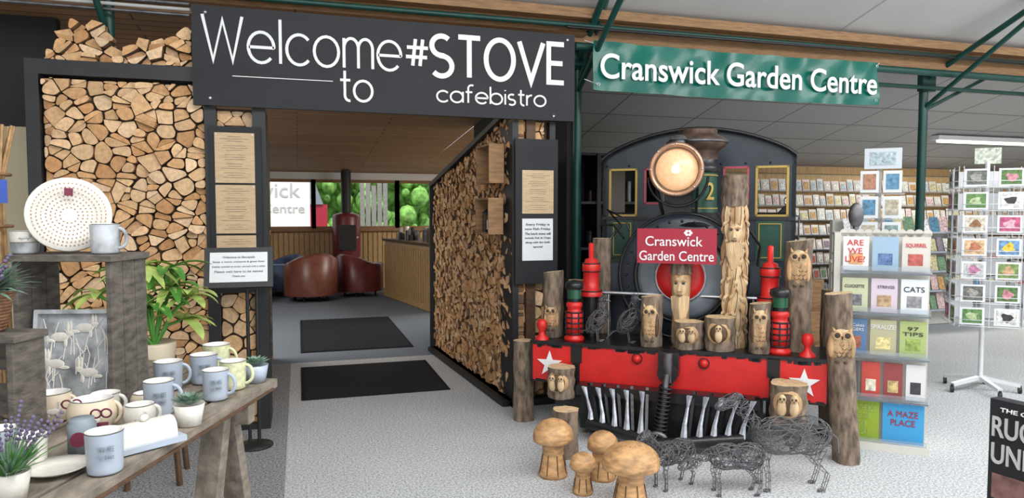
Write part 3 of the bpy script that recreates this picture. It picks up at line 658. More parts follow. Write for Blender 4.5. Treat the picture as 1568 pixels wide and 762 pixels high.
def mushroom(x,y,cw,h,st):
    b=Bd('wooden_mushroom');r=cw/2;zc=h*.62
    b.lathe([(0,0),(st*1.15,0),(st*1.2,.02),(st,.3*zc),(st*.85,.7*zc),(st*.95,zc)],(x,y,0),M['mush'],22)
    pr=[(st*.9,zc)]+[(r*.75,zc-.012),(r*.97,zc),(r,zc+.018)]+[(r*math.cos(t),zc+.018+(h-zc-.018)*math.sin(t)**.9) for t in [math.pi/2*i/8 for i in range(1,9)]]
    b.lathe(pr,(x,y,0),M['mush'],26,sc=(1,.92))
    for i in range(12):
        t=i*math.pi/6;b.tube([(x+r*.3*math.cos(t),y+r*.3*math.sin(t),zc+(h-zc)*.955),(x+r*.72*math.cos(t),y+r*.66*math.sin(t),zc+(h-zc)*.7)],.0025,M['dkw'],4)
    for i in range(8):
        t=i*math.pi/4;b.tube([(x+st*1.18*math.cos(t),y+st*1.18*math.sin(t),.02),(x+st*.9*math.cos(t),y+st*.9*math.sin(t),zc*.65)],.003,M['dkw'],4)
    b.done()
mushroom(1.46,3.92,.25,.35,.075);mushroom(1.53,3.62,.155,.235,.05);mushroom(1.73,3.79,.19,.29,.07);mushroom(1.70,3.36,.32,.36,.085)
b=Bd('tree_stump');bcyl(b,(1.66,4.22,0),.085,.31);b.done()
# wire animals
def scrib(B,c,r,n,rad,mat,rg,R=None):
    c=V(c)
    for _ in range(n):
        ax=V((rg.gauss(0,1),rg.gauss(0,1),rg.gauss(0,1))).normalized();a=ax.orthogonal().normalized();d=ax.cross(a);off=rg.uniform(-.6,.6);k=math.sqrt(1-off*off);pts=[];ph=rg.uniform(0,6)
        for i in range(18):
            t=2*math.pi*i/18;p=(a*math.cos(t)+d*math.sin(t))*k+ax*(off+.12*math.sin(3*t+ph));p=V((p.x*r[0],p.y*r[1],p.z*r[2]))
            if R:p=R@p
            pts.append(c+p)
        B.tube(pts,rad,mat,3,True)
def wiresheep(name,x,y,rz,s,headup,mat):
    Mx=Matrix.Translation((x,y,0))@Matrix.Rotation(rz,4,'Z')@Matrix.Scale(s,4);b=Bd(name,Mx);rg=random.Random(int(x*100))
    w_=.0022/s
    scrib(b,(.08,0,.36),(.16,.11,.125),17,w_,mat,rg);scrib(b,(-.13,0,.36),(.16,.11,.13),17,w_,mat,rg);scrib(b,(-.02,0,.35),(.26,.1,.115),11,w_,mat,rg)
    hp=V((.36,0,.6)) if headup else V((.4,0,.3))
    n0=V((.2,0,.4));
    for k in range(5): scrib(b,n0.lerp(hp,k/4),(.05,.045,.055),4,w_,mat,rg)
    Rh=Matrix.Rotation(.5,3,'Y');scrib(b,hp+V((.05,0,-.01)),(.1,.04,.045),11,w_,mat,rg,Rh)
    for s_ in(-1,1): b.tube([hp+V((-.02,s_*.04,.03)),hp+V((-.05,s_*.1,.02)),hp+V((-.01,s_*.09,-.02)),hp+V((0,s_*.04,.01))],w_*1.2,mat,4)
    for lx in(.16,-.2):
        for s_ in(-1,1):
            y_=s_*.075;P=[V((lx,y_,.3)),V((lx+(.02 if lx>0 else .04),y_,.2)),V((lx+(.0 if lx>0 else -.035),y_,.12)),V((lx+.0,y_,.0))]
            for q in range(3):
                o=V((.016*math.cos(q*2.1),.016*math.sin(q*2.1),0));b.tube([P[0]+o*2,P[1]+o*1.4,P[2]+o,P[3]+o],w_,mat,4)
            hel=[]
            for i in range(46):
                t=i/45*3;j=min(int(t),2);p=P[j].lerp(P[j+1],t-j);rr_=.026*(1-.4*i/45);hel.append(p+V((rr_*math.cos(i*.8),rr_*math.sin(i*.8),0)))
            hel[-1].z=.003;b.tube(hel,w_,mat,3);scrib(b,P[3]+V((.01,0,.012)),(.022,.016,.01),4,w_,mat,rg)
    b.tube([(-.28,0,.38),(-.33,0,.34),(-.34,0,.24)],w_*2,mat,4);b.done()
wiresheep('wire_sheep_sculpture',2.35,3.36,math.radians(165),.6,False,M['wire'])
wiresheep('wire_sheep_sculpture',2.07,3.56,math.radians(195),.56,True,M['wire'])
wiresheep('wire_sheep_sculpture',2.70,3.34,math.radians(163),.86,True,M['wire'])
def wirehen(x,y,z,s):
    Mx=TM@Matrix.Translation((x,y,z))@Matrix.Scale(s,4);b=Bd('wire_bird_sculpture',Mx);rg=random.Random(int(x*100));m=M['wire'];w_=.0022/s
    R=Matrix.Rotation(-.9,3,'Y')
    scrib(b,(0,0,.2),(.15,.08,.085),26,w_,m,rg,R);scrib(b,(.04,0,.33),(.04,.04,.07),9,w_,m,rg);scrib(b,(.06,0,.41),(.04,.03,.035),9,w_,m,rg)
    b.cyl((.09,0,.41),(.14,0,.4),.012,m,.001,6);b.tube([(.03,0,.44),(.05,0,.47),(.07,0,.45),(.09,0,.47),(.09,0,.44)],w_*1.5,m,4)
    for k in range(5): b.tube([(-.07,(k-2)*.012,.12),(-.13,(k-2)*.02,.1),(-.2,(k-2)*.03,.03+k*.012)],w_,m,3)
    for s_ in(-1,1):
        b.tube([(0,s_*.03,.1),(.01,s_*.03,.0)],w_*2,m,4)
        for q in(-.03,0,.03): b.tube([(.01,s_*.03,.005),(.06,s_*.03+q,.004)],w_*1.5,m,4)
    b.done()
wirehen(-.53,.12,T0,.75);wirehen(-.3,.14,T0,.78)
# ================================================================= TABLE DISPLAY
TZ=.95
U=V((.35,.937,0)).normalized();W=V((-.937,.35,0)).normalized();C0=V((-.084,2.87,0))
ang=math.atan2(U.y,U.x)-math.pi/2
b=Bd('rustic_display_table')
for i in range(9):
    w0=i*.105;ext=.05*i
    c=C0+W*(w0+.05)+U*((ext-2.6)/2)+V((0,0,TZ-.02));b.box(c,(.09,2.6+ext,.035),M['twood'],rz=ang)
    b.box(c-V((0,0,.012)),(.105,2.5+ext,.01),M['dkw'],rz=ang)
def tb(a,wd,z): return C0+U*a+W*wd+V((0,0,z))
b.box(tb(-.25,.45,TZ-.07),(.9,.05,.07),M['twood'],rz=ang);b.box(tb(-1.8,.45,TZ-.07),(.9,.05,.07),M['twood'],rz=ang)
for a in(-.25,-1.8):
    for wd in(.1,.85):
        b.beamb(tb(a,wd,TZ-.05),tb(a+.22,wd,0.0),.08,.05,M['twood']);b.beamb(tb(a-.05,wd,TZ-.05),tb(a-.3,wd,0.0),.08,.05,M['twood'])
        b.beamb(tb(a+.12,wd,.45),tb(a-.17,wd,.45),.03,.06,M['twood'])
b.done(.003)
b=Bd('orange_wooden_crate')
co=C0+U*-.75+W*.25
for z in(.06,.18,.30,.42): 
    for s_ in(-1,1): b.box(co+U*s_*.2+V((0,0,z)),(.4,.015,.09),M['ocrate'],rz=ang)
    for s_ in(-1,1): b.box(co+W*s_*.2+V((0,0,z)),(.015,.4,.09),M['ocrate'],rz=ang)
for a in(-.19,.19):
    for c_ in(-.19,.19): b.box(co+U*a+W*c_+V((0,0,.24)),(.03,.03,.46),M['ocrate'],rz=ang)
b.box(co+V((0,0,.012)),(.4,.4,.015),M['ocrate'],rz=ang);b.done()
b=Bd('wooden_crate_riser');r0=V((-.59,2.55,0))
def rb(a,wd,z): return r0+U*a+W*wd+V((0,0,z))
b.box(rb(.1,.17,1.45),(.36,.22,.022),M['crate'],rz=ang)
for k in range(3): b.box(rb(.035+k*.067,.01,TZ+.245),(.018,.064,.488),M['crate'],rz=ang);b.box(rb(.035+k*.067,.33,TZ+.245),(.018,.064,.488),M['crate'],rz=ang)
b.done(.002)
b=Bd('wooden_crate');k0=V((-.71,2.295,0))
def kb(a,wd,z): return k0+U*a+W*wd+V((0,0,z))
b.box(kb(-.05,.16,1.255),(.34,.13,.02),M['crate'],rz=ang);b.box(kb(-.05,.01,1.098),(.02,.12,.294),M['crate'],rz=ang);b.box(kb(-.05,.32,1.098),(.02,.12,.294),M['crate'],rz=ang);b.box(kb(-.05,.16,.96),(.32,.12,.016),M['crate'],rz=ang)
b.box(kb(.005,.16,1.19),(.3,.012,.09),M['crate'],rz=ang);b.box(kb(.005,.16,1.06),(.3,.012,.09),M['crate'],rz=ang);b.done(.002)
def mug(name,x,y,z,r,h,mat,ha=0,bulge=0,words=None):
    b=Bd(name);pr=[(0,0),(r*.8,0),(r*.9,.004)]
    for i in range(9):
        t=i/8;pr.append((r*(.92+.08*t)+bulge*math.sin(math.pi*t),.006+(h-.008)*t))
    b.lathe([(p[0],p[1]+z) for p in pr],(x,y,0),mat,28)
    pi=[(r-.001,h),(r-.006,h),(r*.9+bulge*.6,h*.5),(r*.8,.012),(0,.01)];b.lathe([(p[0],p[1]+z) for p in pi],(x,y,0),M['mugi'],28)
    d=V((math.cos(ha),math.sin(ha),0));hc=V((x,y,z+h*.52));R=h*.33
    b.tube([hc+d*(r*.95+R*.75*math.sin(math.pi*i/12))+V((0,0,R*math.cos(math.pi*i/12))) for i in range(13)],.006,mat,8)
    if mat in(M['mugc'],M['mugw']) and h<.13:
        n=V((-x,-y,0)).normalized();u_=V((0,0,1)).cross(n)
        for (dx,dz,rx,rz_) in((0,0,.45,.16),(.42,.16,.16,.12),(.36,.38,.06,.18),(.5,.36,.05,.16),(-.42,-.1,.2,.06),(.25,-.2,.07,.16),(-.25,-.2,.1,.12)):
            q=n*1.0+u_*dx*.8;q.normalize();rr_=r*(.92+.08*(.5+dz))+bulge*.95;c_=V((x,y,z+h*(.45+dz*.6)))+q*(rr_-.0005)
            Rq=Matrix((tuple(V((0,0,1)).cross(q)),tuple(q),(0,0,1))).transposed();b.sph(c_,(rx*r*.8,.0015,rz_*h*.7),M['seam'] if mat==M['mugw'] else M['mugw'],10,6,R=Rq)
    o=b.done()
    if words:
        n=V((-x,-y,0)).normalized();u_=V((0,0,1)).cross(n)
        for k,t in enumerate(words): text(o,t,V((x,y,z+h*(.66-.2*k)))+n*(r+bulge+.001),u_,Z3,r*.9,h*.13,M['greyb'])
    return o
rt_=math.radians(-17)
yb=["YOU ARE","my best"]
mug('mug',-.474,1.945,TZ,.044,.105,M['mugb'],rt_+2.6,0,yb)
mug('mug',-.467,2.80,TZ,.05,.105,M['mugb'],rt_+.3,0,yb);mug('mug',-.355,2.87,TZ,.05,.11,M['mugb'],rt_+.2,0,yb);mug('mug',-.325,3.02,TZ,.053,.12,M['mugg'],rt_)
mug('mug',-.44,2.46,TZ,.046,.11,M['mugb'],rt_+.1,0,yb);mug('mug',-.285,2.60,TZ,.044,.105,M['mugb'],rt_,0,yb);mug('mug',-.24,2.74,TZ,.047,.105,M['mugg'],rt_+.1)
mug('cream_jug',-.745,2.48,TZ,.05,.09,M['mugc'],rt_+.2,.01);mug('cream_jug',-.6,2.34,TZ,.056,.095,M['mugc'],rt_+.3,.014);mug('mug',-.60,2.49,TZ,.043,.075,M['mugw'],rt_+.2)
mug('mug',-.67,2.05,TZ,.04,.08,M['mugw'],rt_+2,0);mug('sugar_bowl',-.5,2.56,TZ,.036,.05,M['mugc'],rt_,.01);mug('cream_jug',-.87,2.57,TZ,.043,.085,M['mugc'],rt_+.2,.01)
mug('mug',-.47,2.33,TZ,.04,.07,M['mugw'],rt_+.5,.006);mug('mug',-.76,2.12,TZ,.042,.085,M['mugb'],rt_+.5)
for (x,y) in((-.655,2.375),(-.545,2.24)):
    b=Bd('gift_tag_ribbon');
    for s_ in(-1,1): b.ring((x+s_*.013,y-.03,TZ+.08),.013,.0025,(0,1,.2),M['maroon'],14)
    b.cyl((x,y-.025,TZ+.001),(x,y-.018,TZ+.05),.015,M['maroon'],seg=14);b.done()
b=Bd('butter_dish');c=V((-.42,2.13,TZ))
b.box(c+V((0,0,.01)),(.1,.19,.016),M['mugb'],rz=ang-.6);
q=Matrix.Rotation(ang-.6,3,'Z')
vs=[];
for yy in(-.075,.075):
    for i in range(13): t=math.pi*i/12;vs.append(c+q@V((.038*math.cos(t),yy,.018+.055*math.sin(t)**.6)))
b.add(vs,[(i,i+1,14+i,13+i) for i in range(12)],M['mugw'],True);b.add(vs,[tuple(range(13))[::-1],tuple(range(13,26))],M['mugw']);b.sph(c+V((0,0,.08)),(.012,.02,.01),M['mugw']);b.done()
b=Bd('saucer_plate')
b.lathe([(0,TZ+.003),(.05,TZ+.003),(.075,TZ+.014),(.077,TZ+.017),(.05,TZ+.008),(0,TZ+.008)],(-.59,1.98,0),M['mugw'],30);b.done()
b=Bd('candle_tin');b.lathe([(0,TZ),(.035,TZ),(.035,TZ+.075),(.03,TZ+.08),(.03,TZ+.09),(0,TZ+.09)],(-.575,2.14,0),M['greyb'],24);b.cyl((-.575,2.102,TZ+.04),(-.575,2.108,TZ+.04),.02,M['maroon']);b.done()
RZ=1.462
def tilted_disc(name,c,R,mat,tilt):
    b=Bd(name);n=(V((0,0,1.6))-V(c));n.z=0;n.normalize();ax=(n+V((0,0,tilt))).normalized()
    b.lathe([(0,.0),(R*.6,.0),(R*.95,.02),(R,.024),(R*.98,.03),(R*.62,.008),(0,.008)],c,mat,40,axis=ax);q=ax.to_track_quat('Z','Y').to_matrix()
    for k in range(2,9):
        rr_=R*k/9.5;hh=.009+(0 if k<6 else (k-5)*.006);nn_=k*7
        for i in range(nn_):
            t=i*2*math.pi/nn_;b.sph(V(c)+q@V((rr_*math.cos(t),rr_*math.sin(t),hh)),.0026,M['twig'],5,3)
    p=V(c)+ax*.02+V((0,0,R*.6));b.cyl(p,p+ax*.003,.018,M['maroon'],seg=4);return b.done()
tilted_disc('display_plate',(-.745,2.71,RZ+.127),.127,M['mugw'],.18)
mug('hare_mug',-.62,2.63,RZ,.046,.1,M['pat'],rt_+.1)
mug('stacked_bowl',-.875,2.70,RZ,.042,.04,M['pat'],rt_+3);mug('stacked_bowl',-.875,2.70,RZ+.037,.044,.04,M['mugw'],rt_+3)
b=Bd('hare_print_tray');tc_=rb(.06,.17,TZ+.16)+V((0,0,0));Rm=Matrix.Rotation(ang+.12,3,'Z')@Matrix.Rotation(-.14,3,'X')
b.box(tc_,(.25,.012,.31),M['pat'],R=Rm)
for s_ in(-1,1): b.box(tc_+Rm@V((s_*.125,-.008,0)),(.014,.025,.32),M['pat'],R=Rm);b.box(tc_+Rm@V((0,-.008,s_*.155)),(.26,.025,.014),M['pat'],R=Rm)
for ox,oz,s1 in((-.05,.07,1),(.05,-.05,-1),(.03,.1,1),(-.06,-.02,-1)):
    for (dx,dz,rx,rz_) in((0,0,.03,.016),(.032*s1,.012,.013,.01),(.025*s1,.032,.005,.02),(.035*s1,.034,.005,.02),(-.03*s1,-.012,.016,.006),(.02*s1,-.02,.006,.016)):
        b.sph(tc_+Rm@V((ox+dx,-.008,oz+dz)),(rx,.003,rz_),M['mugw'],12,6,R=Rm)
rg=random.Random(31)
for i in range(30): # meadow grass strokes in the print
    ox=rg.uniform(-.11,.11);oz=rg.uniform(-.14,.05);b.tube([tc_+Rm@V((ox,-.0075,oz)),tc_+Rm@V((ox+rg.uniform(-.01,.01),-.0075,oz+.05)),tc_+Rm@V((ox+rg.uniform(-.03,.03),-.0075,oz+.085))],.0016,M['mugw'],4)
b.done(.002)
def pot(b,x,y,z,r,h,mat): b.lathe([(0,z),(r*.75,z),(r,z+h),(r*.93,z+h),(r*.85,z+h*.85),(0,z+h*.85)],(x,y,0),mat,24)
def succulent(x,y,s,mat):
    b=Bd('potted_succulent');pot(b,x,y,TZ,.045*s,.065*s,mat);rg=random.Random(3)
    for j in range(4):
        for i in range(9-j):
            a=i*2*math.pi/(9-j)+j*.4;e=.35+j*.45;b.leaf((x,y,TZ+.06*s),(math.cos(a),math.sin(a),e),(.06-.008*j)*s,.02*s,-.4,M['leafd'],4,.3)
    b.done()
succulent(-.33,2.31,1.0,M['mugw']);succulent(-.165,2.83,1.0,M['mugb'])
b=Bd('potted_lavender');rg=random.Random(5);x,y=-.63,1.80;pot(b,x,y,TZ,.042,.07,M['mugw'])
for i in range(150):
    a=rg.uniform(0,6.28);e=rg.uniform(.5,2.5);d=V((math.cos(a),math.sin(a),e));b.leaf((x+.02*math.cos(a),y+.02*math.sin(a),TZ+.065),d,rg.uniform(.05,.1),.006,.5,M['leaf'] if i%3 else M['leafd'],4)
for i in range(22):
    a=rg.uniform(0,6.28);e=rg.uniform(.9,2.5);d=V((math.cos(a),math.sin(a),e)).normalized();p=V((x,y,TZ+.07));l=rg.uniform(.1,.16);b.tube([p,p+d*l],.0012,M['leafd'],3)
    for k in range(5): b.sph(p+d*(l-.011*k),.0048,M['lav'],6,4)
b.done()
b=Bd('flower_basket');rg=random.Random(6);x,y=kb(-.05,.14,0).x,kb(-.05,.14,0).y;bz=1.266
for j in range(12): b.ring((x,y,bz+.006+j*.0095),.055+.0022*j,.0055,Z3,M['wick'],26)
b.cyl((x,y,bz),(x,y,bz+.1),.05,M['wick'],.07)
for i in range(190):
    a=rg.uniform(0,6.28);e=rg.uniform(.2,2.2);d=V((math.cos(a),math.sin(a),e));b.leaf((x+.03*math.cos(a),y+.03*math.sin(a),bz+.1),d,rg.uniform(.06,.13),.014,.8,M['leafd'],4)
for i in range(18):
    a=rg.uniform(0,6.28);e=rg.uniform(.3,2);d=V((math.cos(a),math.sin(a),e)).normalized();p=V((x,y,bz+.1));l=rg.uniform(.09,.14)
    for k in range(3): b.sph(p+d*(l-.01*k),.006,M['lav'],6,4)
b.done()
b=Bd('twig_bundle');rg=random.Random(7);bx=V((-1.0,2.86,RZ-.51))
for i in range(26):
    a=rg.uniform(0,6.28);r=rg.uniform(.0,.03);p0=bx+V((r*math.cos(a)*1.6,r*math.sin(a)*1.6,0));p1=bx+V((r*math.cos(a)*.7,r*math.sin(a)*.7,.75));p2=bx+V((.05*math.cos(a),.05*math.sin(a),.95));b.tube([p0,p1,p2],.0055,M['twig'],5)
for z in(.6,.78): b.ring(bx+V((0,0,z)),.035,.006,Z3,M['wick'],16)
b.box(bx+V((.02,-.06,.72)),(.05,.004,.08),M['blutag'],rz=.2);b.done()
b=Bd('plant_stand');px_,py_=-.83,4.55
for sx in(-1,1):
    for sy in(-1,1): b.beamb((px_+sx*.14,py_+sy*.14,0),(px_+sx*.1,py_+sy*.1,.55),.025,.025,M['dkw'])
b.cyl((px_,py_,.55),(px_,py_,.575),.16,M['dkw']);b.done()
b=Bd('potted_dracaena');rg=random.Random(9);b.lathe([(0,.576),(.09,.576),(.12,.82),(.115,.835),(.1,.8),(0,.8)],(px_,py_,0),M['mugc'],28)
for st in range(10):
    top=V((px_+[-.28,-.1,.08,.2,-.18,.0,.14,-.3,.1,-.05][st],py_+rg.uniform(-.1,.1),[1.12,1.22,1.26,1.1,.98,1.05,.95,.95,1.15,1.28][st]));b.tube([V((px_,py_,.8)),V((px_,py_,.8)).lerp(top,.5)+V((0,0,.05)),top],.01,M['leaf'])
    for i in range(10):
        a=i*2.4+st;e=rg.uniform(.0,.95);d_=(math.cos(a),math.sin(a),e);ln=rg.uniform(.17,.27);wd=rg.uniform(.05,.075);dr=rg.uniform(.9,1.6)
        b.leaf(top,d_,ln,wd,dr,M['leafy'] if (st%3==0 or rg.random()<.25) else M['leaf'],8,.18)
        b.leaf(top+V((0,0,.003)),d_,ln*.95,wd*.35,dr,M['leafy'],8,.1)
b.done()
b=Bd('menu_easel_stand');x,y=-.31,5.02;ox=-.075
b.lathe([(0,0),(.12,0),(.12,.012),(.03,.025),(0,.03)],(x,y,0),M['blk'],30)
for s_ in(-.03,.03): b.cyl((x+s_,y,.02),(x+s_,y,1.08),.012,M['blk'])
b.box((x+ox,y-.04,1.23),(.43,.03,.275),M['blk'],R=Matrix.Rotation(-.35,3,'X'));b.box((x+ox,y-.058,1.236),(.36,.006,.205),M['paper'],R=Matrix.Rotation(-.35,3,'X'))
es=b.done()
v_=V((0,math.sin(.35),math.cos(.35)))
for i,(t,wd) in enumerate((("Welcome to Stovecafe",.2),("Enjoy a warm welcome & great food",.32),("freshly cooked to order, served with a smile",.33),("Please wait here to be seated",.3),("Thank you",.08))):
    text(es,t,V((x+ox,y-.063,1.236))+v_*(.07-.033*i),X,v_,wd,.014,M['greyb'])
# ================================================================= CAFE INTERIOR
def tub(x,y,rz,mat,inner,s=1):
    b=Bd('tub_armchair',Matrix.Translation((x,y,0))@Matrix.Rotation(rz,4,'Z')@Matrix.Scale(s,4))
    n=24;ro,ri,m=.42,.31,mat;vs=[]
    for i in range(n+1):
        t=math.radians(-55+290*i/n);h=.62+.16*max(0,math.sin(t))
        vs+=[(ro*math.cos(t),ro*math.sin(t),.1),(ro*1.02*math.cos(t),ro*1.02*math.sin(t),h-.04),((ro-.05)*math.cos(t),(ro-.05)*math.sin(t),h),(ri*math.cos(t),ri*math.sin(t),h-.04),(ri*math.cos(t),ri*math.sin(t),.4)]
    b.add(vs,[(i*5+j,(i+1)*5+j,(i+1)*5+j+1,i*5+j+1) for i in range(n) for j in range(4)],m,True)
    b.add(vs,[(0,1,2,3,4),(n*5+4,n*5+3,n*5+2,n*5+1,n*5)],m)
    b.lathe([(0,.1),(.33,.1),(.33,.38),(.32,.44),(.26,.47),(0,.48)],(0,-.02,0),inner,28)
    for a in(.8,2.3,3.9,5.5): b.cyl((.28*math.cos(a),.28*math.sin(a),0),(.28*math.cos(a),.28*math.sin(a),.1),.02,M['blk'])
    b.done()
tub(.2,13.2,math.radians(200),M['brl'],M['wine'],1.12);tub(1.12,13.7,math.radians(120),M['wine'],M['wine'],1.05);tub(-.35,14.3,math.radians(-60),M['blul'],M['wine'],1.0);tub(-.9,13.1,math.radians(-80),M['wine'],M['wine'],1.0)
b=Bd('wood_burning_stove');x,y=.93,14.6
b.lathe([(.25,.03),(.25,.08),(.14,.12),(.14,.6),(.22,.66),(.27,.7),(.28,.74),(.28,1.5),(.25,1.56),(.1,1.6)],(x,y-.0,0),M['wine'],28);b.cyl((x,y,0),(x,y,.03),.3,M['blk']);b.cyl((x,y,1.55),(x,y,2.44),.1,M['blk'])
b.fb(x-.17,x+.17,y-.3,y-.24,.85,1.35,M['blk']);b.fb(x-.12,x+.12,y-.305,y-.3,.92,1.27,M['dark']);b.cyl((x+.2,y-.3,1.1),(x+.2,y-.26,1.1),.02,M['steel'])
b.ring((x,y,1.57),.1,.02,Z3,M['dsteel'],20);b.done()
b=Bd('serving_counter');a=V((2.02,11.0,0));e=V((1.58,13.5,0));d=(e-a);n_=V((-d.y,d.x,0)).normalized();n_=-n_ if n_.x<0 else n_
ra=math.atan2(d.y,d.x)-math.pi/2;cc_=(a+e)/2+n_*.35
b.box(cc_+V((0,0,.53)),(.7,d.length,1.06),M['slat'],rz=ra);b.box(cc_+V((0,0,1.08)),(.78,d.length+.08,.04),M['dkw'],rz=ra)
for i in range(22):
    p=a+d*(i+.5)/22-n_*.01;b.box(p+V((0,0,.52)),(.02,.09,.95),M['pine'],rz=ra)
b.box((a+e)/2-n_*.02+V((0,0,.06)),(.03,d.length,.1),M['pine'],rz=ra)
for i in range(6):
    p=a-d.normalized()*.01+n_*(.06+.115*i);b.box(p+V((0,0,.52)),(.1,.02,.95),M['pine'],rz=ra)
b.done()
b=Bd('counter_jars_and_cups');rg=random.Random(11)
for i in range(30):
    p=a+d*rg.uniform(.05,.95)+n_*rg.uniform(.08,.55);h=rg.uniform(.08,.25);b.cyl(p+V((0,0,1.1)),p+V((0,0,1.1+h)),rg.uniform(.03,.06),rg.choice([M['blk'],M['dsteel'],M['white'],M['bronze'],M['steel']]),seg=12)
b.done()
b=Bd('ground_outside');b.quad((-12,15.1,-.02),(30,0,0),(0,16,0),M['grass']);b.done()
b=Bd('garden_hedge');rg=random.Random(12)
b.fb(-12,16,22,23,0,3.4,M['hedge'])
for i in range(520):
    b.sph((rg.uniform(-4,10),rg.uniform(20.4,22),rg.uniform(.4,3.9)),rg.uniform(.12,.34),M['hedge'],7,5)
b.done()
b=Bd('garden_fence')
for i in range(5): b.fb(1.45+i*.14,1.56+i*.14,17.5,17.53,0,2.5-.12*(i%3),M['fence'])
b.fb(1.45,2.15,17.53,17.56,1.0,1.1,M['fence']);b.done()
b=Bd('parked_white_van');b.fb(-4.2,.28,18.2,19.6,.45,2.9,M['white']);b.fb(.28,.7,18.25,19.55,.45,1.8,M['dred'])
b.add([(.28,18.2,1.8),(.28,18.2,2.7),(.6,18.2,1.8),(.28,19.6,1.8),(.28,19.6,2.7),(.6,19.6,1.8)],[(0,2,1),(3,4,5),(1,2,5,4)],M['greyb'])
for x in(-3.2,.1): b.cyl((x,18.15,.38),(x,18.4,.38),.38,M['blk'])
vn=b.done()
text(vn,"Cranswick",(-1.1,18.19,2.15),X,Z3,2.3,.36,M['seam']);text(vn,"Garden Centre",(-.95,18.19,1.7),X,Z3,2.2,.22,M['seam'])
# ================================================================= CARD WALL
CC=[(.75,.75,.72),(.8,.78,.7),(.5,.14,.12),(.1,.25,.38),(.6,.36,.14),(.7,.62,.35),(.2,.34,.2),(.7,.5,.5),(.45,.55,.62),(.82,.82,.82),(.3,.25,.3)]
b=Bd('greeting_card_shelf_unit');rg=random.Random(13)
b.fb(5.6,13.5,9.45,9.64,0,2.2,M['pine'])
for t in range(8):
    z=.3+t*.235;y=9.2+t*.028;b.fb(5.6,13.5,y-.02,9.5,z-.02,z,M['pine'] if t>4 else M['mugb']);x=5.65
    b.fb(5.6,13.5,y-.03,y-.02,z-.02,z+.02,M['acry'])
    while x<13.3:
        wd=rg.uniform(.1,.16);c_=rg.choice(CC) if t<5 else rg.choice(CC[:2]+CC[7:10]+CC[:2]+CC[4:6]);hh=rg.uniform(.15,.2);b.quad((x,y+.02,z),(wd,0,0),(0,.03,hh),M['flat'],rg.choice([(.82,.82,.8),(.75,.72,.66),(.8,.7,.68)]));b.quad((x+.02,y+.015,z+.03),(wd-.04,0,0),(0,.02,hh-.07),M['card'],c_);x+=wd+.02
b.fb(5.55,5.6,9.1,9.64,0,2.2,M['pine']);b.done()
b=Bd('card_gondola_shelf');rg=random.Random(14)
b.fb(6.9,9.4,7.75,7.8,0,1.5,M['rackw'])
for t in range(5):
    z=.25+t*.27;b.fb(6.9,9.4,7.5,7.75,z-.02,z,M['mugb']);x=6.95
    while x<9.25:
        wd=rg.uniform(.1,.17);b.quad((x,7.58,z),(wd,0,0),(0,.05,rg.uniform(.17,.22)),M['card'],rg.choice(CC));x+=wd+.02
b.done()
b=Bd('wooden_step_stand')
for k in range(4): b.fb(4.75,5.25,5.6+k*.2,5.82+k*.2,0,.3+k*.3,M['box'])
b.done()
b=Bd('lantern');cc=V((5.0,6.3,1.2));b.box(cc+V((0,0,.01)),(.2,.2,.02),M['dsteel']);b.box(cc+V((0,0,.36)),(.2,.2,.02),M['dsteel'])
for sx in(-.09,.09):
    for sy in(-.09,.09): b.cyl(cc+V((sx,sy,0)),cc+V((sx,sy,.36)),.009,M['dsteel'])
b.cyl(cc+V((0,0,.02)),cc+V((0,0,.2)),.04,M['white']);b.lathe([(.14,.37),(.04,.46),(0,.48)],cc,M['dsteel'],4);b.ring(cc+V((0,0,.52)),.04,.006,X,M['dsteel'],14);b.done()
RM=Matrix(((.76,.65,0,3.79),(-.65,.76,0,3.77),(0,0,1,0),(0,0,0,1)))
rr_=V((.76,-.65,0))
def RP(x,y,z): return RM@V((x,y,z))
b=Bd('book_display_rack',RM)
b.fb(-.27,.27,.0,.34,.0,1.46,M['rackw']);b.fb(-.3,.28,-.12,.36,0,.05,M['rackw']);b.fb(-.31,-.27,-.04,.36,0,1.46,M['rackw'])
for i in range(11): b.cyl((-.25+i*.05,.0,1.46),(-.25+i*.05,.02,1.46),.027,M['rackw'],seg=14)
b.sph((-.17,.2,1.58),(.05,.02,.09),M['dsteel'],16,10);b.cyl((-.17,.2,1.46),(-.17,.2,1.5),.02,M['dsteel'])
rows=[(1.2,.24,[(.85,.85,.85),(.35,.5,.65),(.7,.66,.6)]),(.92,.24,[(.6,.64,.42),(.7,.6,.68),(.8,.84,.86)]),(.63,.25,[(.12,.22,.4),(.5,.48,.3),(.42,.52,.2)]),(.34,.25,[(.12,.11,.12),(.6,.08,.06),(.32,.06,.06),(.75,.75,.75)]),(.04,.28,[(.3,.42,.03),(.05,.35,.68)])]
pc=[(.75,.4,.2),(.12,.2,.4),(.5,.12,.1),(.2,.2,.22),(.5,.35,.2),(.3,.3,.32),(.45,.15,.1),(.75,.65,.3),(.3,.4,.1),(.55,.5,.45),(.8,.75,.6),(.6,.45,.2),(.05,.05,.06)]
kk=0
for z,h,cs in rows:
    b.fb(-.27,.27,-.1,.0,z-.012,z,M['acry']);b.fb(-.27,.27,-.1,-.095,z-.012,z+.04,M['acry'])
    n=len(cs);wd=.53/n
    for i,cl in enumerate(cs): 
        b.box((-.265+wd*(i+.5),-.05,z+h/2+.002),(wd-.02,.012,h-.01),M['flat'],col=cl)
        if z>.3: b.box((-.265+wd*(i+.5),-.0565,z+h*.36),((wd-.02)*.55,.002,h*.32),M['card'],col=pc[kk%13]);kk+=1
for k in range(4):
    for z in(.35,.65,.95,1.25): b.cyl((-.315,.05+k*.08,z),(-.33,.05+k*.08,z),.004,M['steel'],seg=6)
rk=b.done()
def rtx(t,x,z,w_,h,m): text(rk,t,RP(x,-.058,z),rr_,Z3,w_,h,m)
